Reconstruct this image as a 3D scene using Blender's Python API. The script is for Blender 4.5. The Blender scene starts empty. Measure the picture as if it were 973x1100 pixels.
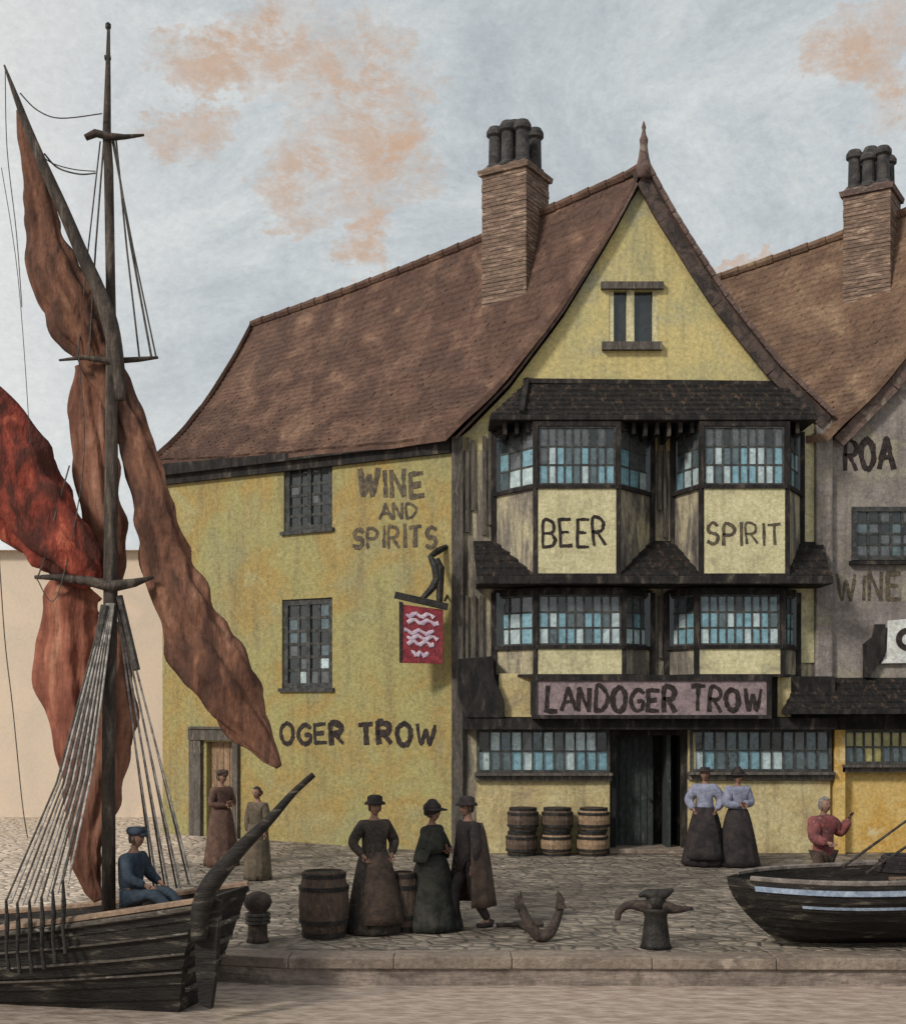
import bpy, bmesh, math, random
from mathutils import Vector, Matrix, noise
random.seed(7)
C = bpy.context.scene.collection
R = math.radians
EYE, FPX, CX, HY = 2.8, 1400.0, 486.5, 759.0

def P(px, py, d):
    """point seen at photo pixel (px,py) standing d metres away"""
    return Vector(((px-CX)/FPX*d, d, EYE+(HY-py)/FPX*d))
def gd(py):                       # distance of a ground point seen at row py
    return EYE*FPX/(py-HY)
def G(px, py):
    d = gd(py); return Vector(((px-CX)/FPX*d, d, 0))

# ------------------------------------------------------------------ materials
M = {}
def mat(name, c1, c2=None, c3=None, scale=2.0, rough=.85, bump=.3, bscale=25, stretch=(1,1,1),
        grain=.36, metallic=0, detail=4, pos=(.42,.58), stain=None, stain_scale=1.2, spec=.3, streak=None):
    m = bpy.data.materials.new(name); m.use_nodes = True
    nt = m.node_tree; N = nt.nodes; L = nt.links
    b = N['Principled BSDF']; b.inputs['Roughness'].default_value = rough; b.inputs['Metallic'].default_value = metallic
    b.inputs['Specular IOR Level'].default_value = spec
    tc = N.new('ShaderNodeTexCoord'); mp = N.new('ShaderNodeMapping'); mp.inputs['Scale'].default_value = stretch
    L.new(tc.outputs['Object'], mp.inputs['Vector'])
    def noi(s, d=detail, r=.6, src=mp, dist=0.0):
        n = N.new('ShaderNodeTexNoise'); n.inputs['Scale'].default_value = s; n.inputs['Detail'].default_value = d
        n.inputs['Roughness'].default_value = r; n.inputs['Distortion'].default_value = dist
        L.new(src.outputs[0] if src is mp else tc.outputs['Object'], n.inputs['Vector']); return n
    c2 = c2 or tuple(x*.7 for x in c1)
    n1 = noi(scale, dist=.6)
    cr = N.new('ShaderNodeValToRGB'); e = cr.color_ramp.elements
    e[0].position = pos[0]; e[0].color = (*c1,1); e[1].position = pos[1]; e[1].color = (*c2,1)
    if c3:
        x = e.new(min(.95,pos[1]+.13)); x.color = (*c3,1)
    L.new(n1.outputs['Fac'], cr.inputs['Fac']); col = cr.outputs['Color']
    if stain:
        n3 = noi(stain_scale, 4, .65, None, 1.0); r3 = N.new('ShaderNodeValToRGB')
        r3.color_ramp.elements[0].position = .5; r3.color_ramp.elements[1].position = .68
        r3.color_ramp.elements[0].color = (0,0,0,1); r3.color_ramp.elements[1].color = (.85,.85,.85,1)
        L.new(n3.outputs['Fac'], r3.inputs['Fac'])
        mx = N.new('ShaderNodeMix'); mx.data_type = 'RGBA'; mx.inputs['B'].default_value = (*stain,1)
        L.new(r3.outputs['Color'], mx.inputs['Factor']); L.new(col, mx.inputs['A']); col = mx.outputs['Result']
    if streak:      # rain and soot runs down the wall
        ms_ = N.new('ShaderNodeMapping'); ms_.inputs['Scale'].default_value = (3.2,3.2,.32); L.new(tc.outputs['Object'], ms_.inputs['Vector'])
        n5 = N.new('ShaderNodeTexNoise'); n5.inputs['Scale'].default_value = 1.0; n5.inputs['Detail'].default_value = 4; n5.inputs['Roughness'].default_value = .75
        L.new(ms_.outputs[0], n5.inputs['Vector']); r5 = N.new('ShaderNodeMapRange'); r5.inputs['From Min'].default_value = .50; r5.inputs['From Max'].default_value = .72; r5.inputs['To Max'].default_value = streak[1]
        L.new(n5.outputs['Fac'], r5.inputs['Value']); x5 = N.new('ShaderNodeMix'); x5.data_type = 'RGBA'; x5.inputs['B'].default_value = (*streak[0],1)
        L.new(r5.outputs[0], x5.inputs['Factor']); L.new(col, x5.inputs['A']); col = x5.outputs['Result']
    # fine granulation of the surface
    n2 = noi(13, 4, .85, None); mr = N.new('ShaderNodeMapRange')
    mr.inputs['From Min'].default_value = .3; mr.inputs['From Max'].default_value = .7
    mr.inputs['To Min'].default_value = 1-grain; mr.inputs['To Max'].default_value = 1+grain
    L.new(n2.outputs['Fac'], mr.inputs['Value'])
    mu = N.new('ShaderNodeMix'); mu.data_type = 'RGBA'; mu.blend_type = 'MULTIPLY'; mu.inputs['Factor'].default_value = 1
    L.new(col, mu.inputs['A']); L.new(mr.outputs['Result'], mu.inputs['B']); L.new(mu.outputs['Result'], b.inputs['Base Color'])
    nb = noi(bscale, 2, .65); bp = N.new('ShaderNodeBump'); bp.inputs['Strength'].default_value = bump; bp.inputs['Distance'].default_value = .03
    L.new(nb.outputs['Fac'], bp.inputs['Height']); L.new(bp.outputs['Normal'], b.inputs['Normal'])
    M[name] = m; return m

mat('yellow_plaster', (.30,.27,.115), (.315,.225,.08), (.33,.295,.14), scale=.7, stain=(.27,.25,.13), stain_scale=.8, bump=.5, streak=((.17,.14,.08),.6))
mat('gable_plaster', (.52,.43,.19), (.44,.39,.19), (.28,.27,.17), scale=1.0, stain=(.34,.33,.24), stain_scale=.8, bump=.3, streak=((.2,.18,.11),.5))
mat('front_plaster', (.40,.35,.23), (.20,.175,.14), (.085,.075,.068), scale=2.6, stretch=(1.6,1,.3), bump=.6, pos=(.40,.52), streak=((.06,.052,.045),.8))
mat('cream_panel', (.56,.51,.31), (.48,.44,.26), (.33,.30,.2), scale=2.0, bump=.25, streak=((.2,.17,.11),.5))
mat('stone_grey', (.27,.235,.215), (.19,.165,.155), (.33,.29,.25), scale=1.5, stain=(.30,.27,.2), bump=.5, streak=((.09,.08,.072),.6))
mat('ochre_plaster', (.56,.40,.15), (.50,.30,.075), (.58,.48,.27), scale=1.3, bump=.3)
mat('stall_plaster', (.52,.44,.24), (.46,.36,.18), (.3,.25,.17), scale=1.4, bump=.4, streak=((.15,.125,.085),.6))
mat('roof_tile', (.082,.045,.034), (.135,.077,.054), (.21,.127,.085), scale=1.6, bump=.6, bscale=14, grain=.4, stain=(.075,.045,.035), stain_scale=.7)
mat('roof_tile_light', (.115,.068,.045), (.175,.108,.07), (.24,.16,.10), scale=1.1, bump=.6, bscale=14, grain=.4, stain=(.09,.055,.04), stain_scale=.7)
mat('pent_tile', (.008,.007,.007), (.02,.016,.014), (.11,.065,.04), scale=5, stretch=(2.4,1,1), bump=.6, grain=.45)
mat('dark_timber', (.010,.009,.009), (.028,.023,.021), (.09,.075,.06), scale=5, stretch=(1,1,.4), bump=.5, grain=.35)
mat('grey_timber', (.12,.105,.09), (.06,.052,.046), (.22,.19,.15), scale=4, stretch=(2,2,.3), bump=.6)
mat('window_frame', (.035,.036,.036), (.07,.07,.066), scale=8, bump=.4)
mat('barge_board', (.035,.028,.026), (.09,.065,.055), scale=4, bump=.5)
mat('barge_board_pale', (.15,.10,.085), (.09,.062,.055), (.24,.19,.15), scale=4, bump=.5)
mat('fascia_mauve', (.27,.205,.21), (.19,.145,.155), (.36,.29,.28), scale=3, bump=.3)
mat('lettering_black', (.018,.013,.013), (.04,.03,.028), scale=10, bump=.2)
mat('lettering_worn', (.06,.05,.04), (.12,.095,.06), scale=9, bump=.2)
mat('brick', (.13,.09,.068), (.23,.155,.115), (.42,.32,.24), scale=4.2, stretch=(.7,.7,3), bump=.8, bscale=9, grain=.35)
mat('chimney_pot', (.035,.033,.034), (.07,.065,.062), scale=5, bump=.5)
mat('sign_red', (.24,.035,.045), (.15,.022,.03), (.32,.08,.085), scale=6, bump=.3)
mat('sign_lilac', (.42,.32,.42), (.5,.42,.48), scale=9, bump=.3)
mat('iron', (.012,.011,.010), (.028,.024,.021), scale=8, rough=.6, bump=.5)
mat('rust_iron', (.035,.027,.024), (.07,.05,.04), scale=10, bump=.7)
mat('white_board', (.62,.63,.60), (.5,.5,.48), scale=4, bump=.2)
mat('peach_plaster', (.66,.54,.42), (.60,.50,.40), (.70,.56,.43), scale=.5, bump=.2, grain=.08)
mat('peach_roof', (.5,.38,.31), (.42,.33,.27), scale=1, bump=.3, grain=.15)
mat('hull_black', (.010,.008,.007), (.024,.019,.015), (.13,.115,.09), scale=4, stretch=(.5,1,3), bump=.6, rough=.7)
mat('hull_strake', (.10,.085,.07), (.05,.042,.034), (.36,.33,.29), scale=5, stretch=(.5,1,3), bump=.5)
mat('deck_wood', (.28,.19,.13), (.2,.14,.10), scale=5, stretch=(1,6,1), bump=.4)
mat('mast_wood', (.04,.032,.027), (.085,.067,.054), (.17,.15,.12), scale=4, stretch=(3,3,.5), bump=.5)
mat('sail_brown', (.075,.036,.025), (.18,.082,.05), (.29,.155,.10), scale=3.2, stretch=(1.3,1,.4), bump=.9, bscale=9, grain=.28)
mat('sail_tan', (.12,.05,.032), (.24,.11,.07), (.36,.19,.13), scale=3.0, stretch=(1.3,1,.3), bump=.9, bscale=9, grain=.25)
mat('sail_orange', (.17,.055,.035), (.32,.12,.075), (.45,.22,.14), scale=2.8, stretch=(1.3,1,.3), bump=.9, bscale=9, grain=.25)
mat('sail_red', (.07,.02,.014), (.24,.045,.028), (.52,.15,.08), scale=2.8, stretch=(1.5,1,.7), bump=.9, bscale=9, grain=.25)
mat('rope_dark', (.05,.045,.04), (.10,.09,.08), scale=12, bump=.3)
mat('rope_pale', (.42,.39,.36), (.2,.185,.17), scale=9, bump=.3)
mat('boat_blue', (.24,.30,.40), (.33,.40,.50), scale=5, bump=.3)
mat('boat_grey', (.2,.17,.15), (.12,.1,.09), scale=5, bump=.4)
mat('barrel_wood', (.105,.07,.05), (.06,.042,.034), (.17,.12,.085), scale=5, stretch=(2,2,.5), bump=.6)
mat('barrel_pale', (.30,.20,.12), (.2,.13,.085), (.38,.28,.17), scale=5, stretch=(2,2,.5), bump=.6)
mat('kerb_stone', (.24,.19,.15), (.16,.125,.10), (.36,.29,.235), scale=2.5, stretch=(.5,1,1), bump=.5)
mat('skin', (.25,.14,.10), (.19,.105,.075), scale=8, bump=.1, grain=.1, rough=.6)
mat('cloth_black', (.018,.014,.015), (.035,.027,.026), scale=5, bump=.4)
mat('cloth_dark_green', (.018,.020,.017), (.04,.038,.031), scale=5, bump=.4)
mat('cloth_brown', (.075,.05,.037), (.045,.031,.025), scale=5, bump=.4)
mat('cloth_ruddy', (.12,.065,.047), (.08,.045,.035), scale=5, bump=.4)
mat('cloth_tan', (.13,.10,.068), (.085,.067,.047), scale=5, bump=.4)
mat('cloth_mix', (.06,.047,.038), (.028,.023,.02), (.12,.09,.07), scale=5, bump=.5)
mat('cloth_lilac', (.24,.25,.33), (.18,.19,.26), scale=7, bump=.4)
mat('cloth_navy', (.022,.032,.048), (.035,.05,.07), scale=6, bump=.4)
mat('cloth_red', (.24,.07,.065), (.11,.045,.045), (.36,.14,.12), scale=6, bump=.4)
mat('hair_dark', (.03,.022,.018), (.05,.038,.03), scale=12, bump=.5)
mat('hair_grey', (.22,.20,.17), (.12,.11,.1), scale=12, bump=.5)
def glass(name, c, met, rough=.12):
    m = mat(name, c, tuple(min(1,x*1.45) for x in c), tuple(x*.6 for x in c), scale=5, rough=rough, bump=.18, bscale=6, metallic=met, grain=.25, spec=.8)
glass('pane_dark', (.018,.022,.024), 0); glass('pane_mid', (.085,.115,.125), .25); glass('pane_blue', (.16,.29,.34), .25, .2)
glass('pane_white', (.36,.44,.45), .2, .3); glass('pane_amber', (.28,.25,.09), .1, .3); glass('pane_grey', (.085,.093,.097), .2)

# ------------------------------------------------------------------ mesh helpers
def rootloc(o):
    v = Vector((0,0,0))
    while o: v += o.location; o = o.parent
    return v
class MB:
    def __init__(s): s.v=[]; s.f=[]; s.m=[]
    def add(s, vs, fs, mi=0):
        k=len(s.v); s.v += [Vector(v) for v in vs]; s.f += [tuple(i+k for i in f) for f in fs]; s.m += [mi]*len(fs)
    def hexa(s, a, mi=0):   # 8 pts: bottom 4 ccw, top 4
        s.add(a, [(3,2,1,0),(4,5,6,7),(0,1,5,4),(1,2,6,5),(2,3,7,6),(3,0,4,7)], mi)
    def box(s, lo, hi, mi=0, jit=0):
        x0,y0,z0=lo; x1,y1,z1=hi
        a=[Vector(q) for q in ((x0,y0,z0),(x1,y0,z0),(x1,y1,z0),(x0,y1,z0),(x0,y0,z1),(x1,y0,z1),(x1,y1,z1),(x0,y1,z1))]
        if jit: a=[p+Vector([random.uniform(-jit,jit) for _ in range(3)]) for p in a]
        s.hexa(a, mi)
    def fbox(s, fr, u0,u1,v0,v1,n0,n1, mi=0):
        s.hexa([fr(u0,v0,n1),fr(u1,v0,n1),fr(u1,v0,n0),fr(u0,v0,n0),fr(u0,v1,n1),fr(u1,v1,n1),fr(u1,v1,n0),fr(u0,v1,n0)], mi)
    def beam(s, a, b, w, h, up=Vector((0,0,1)), mi=0):
        a=Vector(a); b=Vector(b); d=(b-a).normalized(); x=d.cross(up).normalized()*w/2; y=x.cross(d).normalized()*h/2
        s.hexa([a-x-y,a+x-y,b+x-y,b-x-y,a-x+y,a+x+y,b+x+y,b-x+y], mi)
    def tube(s, pts, rad, n=8, mi=0, squash=1.0, fold=0, seed=0, cap=True, wob=0):
        pts=[Vector(p) for p in pts]; k=len(s.v)
        if not hasattr(rad,'__len__'): rad=[rad]*len(pts)
        prev=None
        for i,p in enumerate(pts):
            d=(pts[min(i+1,len(pts)-1)]-pts[max(i-1,0)]).normalized()
            if prev is None:
                ref=Vector((0,1,0)) if abs(d.y)<.9 else Vector((1,0,0)); x=d.cross(ref).normalized()
            else:
                x=(prev-d*prev.dot(d)).normalized()
            prev=x; y=d.cross(x)
            for j in range(n):
                a=2*math.pi*j/n; r=rad[i]
                if fold:
                    r*=1+fold*math.sin(a*9+seed+i*.12+1.5*math.sin(i*.11))*abs(math.sin(a*2+i*.05+seed))+fold*.8*noise.noise(Vector((math.cos(a)*1.5,math.sin(a)*1.5+seed,i*.22)))*2
                s.v.append(p+x*math.cos(a)*r+y*math.sin(a)*r*squash)
        for i in range(len(pts)-1):
            for j in range(n):
                s.f.append((k+i*n+j,k+i*n+(j+1)%n,k+(i+1)*n+(j+1)%n,k+(i+1)*n+j)); s.m.append(mi)
        if cap:
            s.f.append(tuple(k+j for j in reversed(range(n)))); s.m.append(mi)
            s.f.append(tuple(k+(len(pts)-1)*n+j for j in range(n))); s.m.append(mi)
    def lathe(s, prof, n=20, c=(0,0,0), mi=0, fold=0, nf=9, sx=1, sy=1, seed=0):
        c=Vector(c); k=len(s.v)
        for i,(r,z) in enumerate(prof):
            for j in range(n):
                a=2*math.pi*j/n; q=r*(1+fold*(i/len(prof) if fold else 0)*math.sin(a*nf+seed+math.sin(a*3+seed)))
                s.v.append(c+Vector((math.cos(a)*q*sx,math.sin(a)*q*sy,z)))
        for i in range(len(prof)-1):
            for j in range(n):
                s.f.append((k+i*n+j,k+i*n+(j+1)%n,k+(i+1)*n+(j+1)%n,k+(i+1)*n+j)); s.m.append(mi)
        s.f.append(tuple(k+j for j in reversed(range(n)))); s.m.append(mi)
        s.f.append(tuple(k+(len(prof)-1)*n+j for j in range(n))); s.m.append(mi)
    def prism(s, poly, off, mi=0):
        n=len(poly); off=Vector(off); a=[Vector(p) for p in poly]
        s.add(a+[p+off for p in a],[tuple(reversed(range(n))),tuple(range(n,2*n))]+[(i,(i+1)%n,n+(i+1)%n,n+i) for i in range(n)], mi)
    def grid(s, f, nu, nv, mi=0):
        k=len(s.v)
        for i in range(nu+1):
            for j in range(nv+1): s.v.append(Vector(f(i/nu,j/nv)))
        for i in range(nu):
            for j in range(nv):
                a=k+i*(nv+1)+j; s.f.append((a,a+nv+1,a+nv+2,a+1)); s.m.append(mi)
    def mesh(s, name, mats):
        me=bpy.data.meshes.new(name); me.from_pydata([tuple(v) for v in s.v],[],s.f)
        for m in (mats if isinstance(mats,(list,tuple)) else [mats]): me.materials.append(M[m])
        for p,mi in zip(me.polygons,s.m): p.material_index=mi
        return me
    def build(s, name, mats, parent=None, smooth=False, bevel=0, fix=True, local=False):
        o0=Vector((0,0,0)) if local else rootloc(parent)
        if o0.length: s.v=[v-o0 for v in s.v]
        me=s.mesh(name,mats)
        if fix:
            bm=bmesh.new(); bm.from_mesh(me); bmesh.ops.recalc_face_normals(bm,faces=bm.faces); bm.to_mesh(me); bm.free()
        if smooth:
            for p in me.polygons: p.use_smooth=True
        o=bpy.data.objects.new(name,me); C.objects.link(o); o.parent=parent
        if bevel:
            b=o.modifiers.new('bevel','BEVEL'); b.width=bevel; b.segments=2; b.limit_method='ANGLE'
        return o
def tag(o,label=None,cat=None,group=None,kind=None):
    for k,v in (('label',label),('category',cat),('group',group),('kind',kind)):
        if v: o[k]=v
    return o
def thing(name,label,cat,loc=(0,0,0),rz=0,group=None):
    o=bpy.data.objects.new(name,None); C.objects.link(o); o.location=loc; o.rotation_euler=(0,0,rz); o.empty_display_size=.2
    return tag(o,label,cat,group)
def dup(root,loc,rz,label=None,group=None):
    r=root.copy(); C.objects.link(r); r.location=loc; r.rotation_euler=(0,0,rz)
    if label: r['label']=label
    if group: r['group']=group
    for ch in list(root.children):
        c=ch.copy(); C.objects.link(c); c.parent=r
        for g in list(ch.children):
            d=g.copy(); C.objects.link(d); d.parent=c
    return r
def bezier(pts, n=8):         # Catmull-Rom through (Vector...) tuples with any length
    out=[]; q=[tuple(p) for p in pts]
    for i in range(len(q)-1):
        p0=q[max(i-1,0)]; p1=q[i]; p2=q[i+1]; p3=q[min(i+2,len(q)-1)]
        for k in range(n):
            t=k/n
            out.append(tuple(.5*((2*b)+(-a+c)*t+(2*a-5*b+4*c-d)*t*t+(-a+3*b-3*c+d)*t**3) for a,b,c,d in zip(p0,p1,p2,p3)))
    out.append(q[-1]); return out
def cut(o, cutters):
    """boolean the boxes (MB) out of o"""
    me=cutters.mesh('cutter','iron'); 
    bm=bmesh.new(); bm.from_mesh(me); bmesh.ops.recalc_face_normals(bm,faces=bm.faces); bm.to_mesh(me); bm.free()
    c=bpy.data.objects.new('cutter',me); C.objects.link(c)
    md=o.modifiers.new('b','BOOLEAN'); md.operation='DIFFERENCE'; md.object=c; md.solver='EXACT'
    bpy.context.view_layer.update()
    dg=bpy.context.evaluated_depsgraph_get(); new=bpy.data.meshes.new_from_object(o.evaluated_get(dg))
    o.modifiers.clear(); o.data=new; bpy.data.objects.remove(c)

# ------------------------------------------------------------------ brush lettering
FONT = {
 'A':[[(0,0),(.45,1),(.9,0)],[(.18,.38),(.74,.38)]], 'B':[[(0,0),(0,1),(.55,.95),(.65,.75),(.5,.55),(.05,.52)],[(.5,.55),(.75,.3),(.6,.05),(0,0)]],
 'D':[[(0,0),(0,1),(.45,.92),(.75,.5),(.45,.06),(0,0)]], 'E':[[(.65,1),(0,1),(0,0),(.68,0)],[(0,.52),(.5,.52)]],
 'G':[[(.75,.85),(.4,1),(.05,.7),(0,.35),(.3,0),(.72,.1),(.74,.45),(.45,.45)]], 'I':[[(0.1,0),(.1,1)]],
 'L':[[(0,1),(0,0),(.6,0)]], 'N':[[(0,0),(0,1),(.65,0),(.68,1)]], 'O':[[(.4,1),(.08,.8),(0,.45),(.2,.05),(.55,0),(.78,.35),(.72,.8),(.4,1)]],
 'P':[[(0,0),(0,1),(.5,.97),(.68,.75),(.5,.5),(0,.48)]], 'R':[[(0,0),(0,1),(.5,.97),(.66,.75),(.48,.52),(0,.5)],[(.25,.5),(.7,0)]],
 'S':[[(.65,.85),(.35,1),(.05,.8),(.15,.55),(.55,.45),(.65,.2),(.35,0),(0,.12)]], 'T':[[(0,1),(.75,1)],[(.38,1),(.36,0)]],
 'W':[[(0,1),(.25,0),(.5,.75),(.75,0),(1.0,1)]]}
WID={'I':.38,'W':1.2,'L':.8,'N':.9,'O':.98,'T':.95,'E':.88,'B':.95,'S':.88}
def lettering(text, fr, u0, v0, u1, h, w, parent, material, name='lettering', slope=0, seed=1, jit=.05):
    """fr(u,v,n) maps facade coordinates; the word spans u0..u1, letters h high, brush width w"""
    rnd=random.Random(seed); mb=MB()
    tot=sum(WID.get(c,.92) if c!=' ' else .6 for c in text); sx=(u1-u0)/tot; u=u0
    for ch in text:
        if ch==' ': u+=.6*sx; continue
        wd=WID.get(ch,.92)*sx; dy=rnd.uniform(-jit,jit)*h; sc=rnd.uniform(.9,1.08); rot=rnd.uniform(-.07,.07)
        for st in FONT[ch]:
            pts=[]
            raw=bezier(st,4) if len(st)>4 else [s_ for a,b in zip(st[:-1],st[1:]) for s_ in [tuple(a[i]+(b[i]-a[i])*t for i in (0,1)) for t in (0,.33,.66,1)]]
            for i,(x,y) in enumerate(raw):
                X=x*sx*.86; Y=y*h*sc
                pts.append((u+X-rot*Y+rnd.uniform(-1,1)*.006, v0+dy+Y+rot*X+(u-u0)*slope+rnd.uniform(-1,1)*.006))
            ww=w*rnd.uniform(.8,1.25); n=len(pts)
            for i in range(n-1):
                (x0,y0),(x1,y1)=pts[i],pts[i+1]; dx,dy_=x1-x0,y1-y0; l=math.hypot(dx,dy_)
                if l<1e-5: continue
                nx,ny=-dy_/l,dx/l; wa=ww*(.75+.5*rnd.random())/2; ex,ey=dx/l*ww*.25,dy_/l*ww*.25
                zz=.004+.0004*(len(mb.f)%17)
                a=[(x0-nx*wa-ex,y0-ny*wa-ey),(x1-nx*wa+ex,y1-ny*wa+ey),(x1+nx*wa+ex,y1+ny*wa+ey),(x0+nx*wa-ex,y0+ny*wa-ey)]
                mb.hexa([fr(p[0],p[1],-.01) for p in a]+[fr(p[0],p[1],zz) for p in a])
        u+=wd
    return mb.build(name,material,parent)

# ------------------------------------------------------------------ ground, quay, water
WZ=-.3
def edge_y(x):                     # line of the quay edge
    if x<-2.4: return 14.50+min(2.2,(-2.4-x)*.40)
    return 14.46-.012*(x+2.4)
# ground sheet, dense near the quay, reaching the horizon
def ground():
    m=bpy.data.materials.new('cobbles'); m.use_nodes=True; nt=m.node_tree; N=nt.nodes; L=nt.links; b=N['Principled BSDF']
    b.inputs['Roughness'].default_value=.8
    tc=N.new('ShaderNodeTexCoord'); mp=N.new('ShaderNodeMapping'); mp.inputs['Scale'].default_value=(4.2,5.0,1); L.new(tc.outputs['Object'],mp.inputs['Vector'])
    vo=N.new('ShaderNodeTexVoronoi'); vo.feature='DISTANCE_TO_EDGE'; vo.inputs['Scale'].default_value=1.0; L.new(mp.outputs[0],vo.inputs['Vector'])
    vc=N.new('ShaderNodeTexVoronoi'); vc.inputs['Scale'].default_value=1.0; L.new(mp.outputs[0],vc.inputs['Vector'])
    mp2=N.new('ShaderNodeMapping'); mp2.inputs['Scale'].default_value=(.9,1.5,1); L.new(tc.outputs['Object'],mp2.inputs['Vector'])
    n1=N.new('ShaderNodeTexNoise'); n1.inputs['Scale'].default_value=1.7; n1.inputs['Detail'].default_value=8; n1.inputs['Roughness'].default_value=.7; L.new(mp2.outputs[0],n1.inputs['Vector'])
    cr=N.new('ShaderNodeValToRGB'); e=cr.color_ramp.elements; e[0].position=.38; e[0].color=(.10,.082,.064,1); e[1].position=.64; e[1].color=(.36,.30,.235,1)
    x=e.new(.5); x.color=(.20,.165,.13,1); L.new(n1.outputs['Fac'],cr.inputs['Fac'])
    # sandy earth towards the far left of the quay
    sx=N.new('ShaderNodeSeparateXYZ'); L.new(tc.outputs['Object'],sx.inputs[0])
    n4=N.new('ShaderNodeTexNoise'); n4.inputs['Scale'].default_value=.6; L.new(tc.outputs['Object'],n4.inputs['Vector'])
    ad=N.new('ShaderNodeMath'); ad.operation='MULTIPLY_ADD'; ad.inputs[1].default_value=2.5; L.new(n4.outputs['Fac'],ad.inputs[0]); L.new(sx.outputs['X'],ad.inputs[2])
    mr=N.new('ShaderNodeMapRange'); mr.inputs['From Min'].default_value=-3.2; mr.inputs['From Max'].default_value=-4.4; L.new(ad.outputs[0],mr.inputs['Value'])
    mx=N.new('ShaderNodeMix'); mx.data_type='RGBA'; L.new(mr.outputs[0],mx.inputs['Factor']); L.new(cr.outputs['Color'],mx.inputs['A']); mx.inputs['B'].default_value=(.60,.49,.39,1)
    # each stone its own tone
    bw=N.new('ShaderNodeSeparateColor'); L.new(vc.outputs['Color'],bw.inputs[0])
    m2=N.new('ShaderNodeMapRange'); m2.inputs['To Min'].default_value=.82; m2.inputs['To Max'].default_value=1.14; L.new(bw.outputs[0],m2.inputs['Value'])
    ed=N.new('ShaderNodeMapRange'); ed.inputs['From Max'].default_value=.10; ed.inputs['To Min'].default_value=.74; L.new(vo.outputs['Distance'],ed.inputs['Value'])
    mm=N.new('ShaderNodeMath'); mm.operation='MULTIPLY'; L.new(m2.outputs[0],mm.inputs[0]); L.new(ed.outputs[0],mm.inputs[1])
    mu=N.new('ShaderNodeMix'); mu.data_type='RGBA'; mu.blend_type='MULTIPLY'; mu.inputs['Factor'].default_value=1
    L.new(mx.outputs['Result'],mu.inputs['A']); L.new(mm.outputs[0],mu.inputs['B']); L.new(mu.outputs['Result'],b.inputs['Base Color'])
    h=N.new('ShaderNodeMapRange'); h.inputs['From Max'].default_value=.2; L.new(vo.outputs['Distance'],h.inputs['Value'])
    bp=N.new('ShaderNodeBump'); bp.inputs['Strength'].default_value=1.0; bp.inputs['Distance'].default_value=.05; L.new(h.outputs[0],bp.inputs['Height']); L.new(bp.outputs['Normal'],b.inputs['Normal'])
    M['cobbles']=m
    mb=MB(); xs=[-400,-60]+[-20+i*.5 for i in range(100)]+[60,400]
    ys=[0,.4,.8,1.2,1.8,2.5,3.3,4.2,5.5,7,9,12,16,30,80,200,900]
    k=0
    for i,x in enumerate(xs):
        for j,y in enumerate(ys):
            z=.02*noise.noise(Vector((x*.4,y*.5,0))) if (j>0 and y<12 and abs(x)<19) else 0
            mb.v.append(Vector((x,edge_y(x)+.42+y,z)))
    n=len(ys)
    for i in range(len(xs)-1):
        for j in range(n-1): mb.f.append((i*n+j,(i+1)*n+j,(i+1)*n+j+1,i*n+j+1)); mb.m.append(0)
    o=mb.build('ground','cobbles',smooth=True); tag(o,kind='structure',label='cobbled grey brown quayside ground')
ground()
mb=MB(); x=-20.0; rnd=random.Random(3)
while x<26:
    w=rnd.uniform(.9,1.6); a,b_=x+.003,x+w-.003; z=.012+rnd.uniform(-.008,.012); f=rnd.uniform(-.012,.012)
    mb.hexa([Vector(q) for q in ((a,edge_y(a)+f,-.11),(b_,edge_y(b_)+f,-.11),(b_,edge_y(b_)+.45,-.11),(a,edge_y(a)+.45,-.11),
            (a,edge_y(a)+f,z),(b_,edge_y(b_)+f,z),(b_,edge_y(b_)+.45,z),(a,edge_y(a)+.45,z))]); x+=w
o=mb.build('kerb','kerb_stone',bevel=.012); tag(o,kind='structure',label='pale stone coping along the quay edge')
mat('quay_stone', (.27,.215,.18), (.17,.135,.115), (.36,.29,.25), scale=2.2, stretch=(.4,1,2.2), bump=.9, bscale=8, stain=(.12,.095,.075), stain_scale=1.4)
mb=MB(); x=-20.0
while x<26:
    w=1.0; mb.hexa([Vector(q) for q in ((x,edge_y(x)+.05,-2),(x+w,edge_y(x+w)+.05,-2),(x+w,edge_y(x+w)+.6,-2),(x,edge_y(x)+.6,-2),
            (x,edge_y(x)+.05,-.115),(x+w,edge_y(x+w)+.05,-.115),(x+w,edge_y(x+w)+.6,-.115),(x,edge_y(x)+.6,-.115))]); x+=w
tag(mb.build('quay_wall','quay_stone'),kind='structure',label='rough stone face of the quay')
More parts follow.
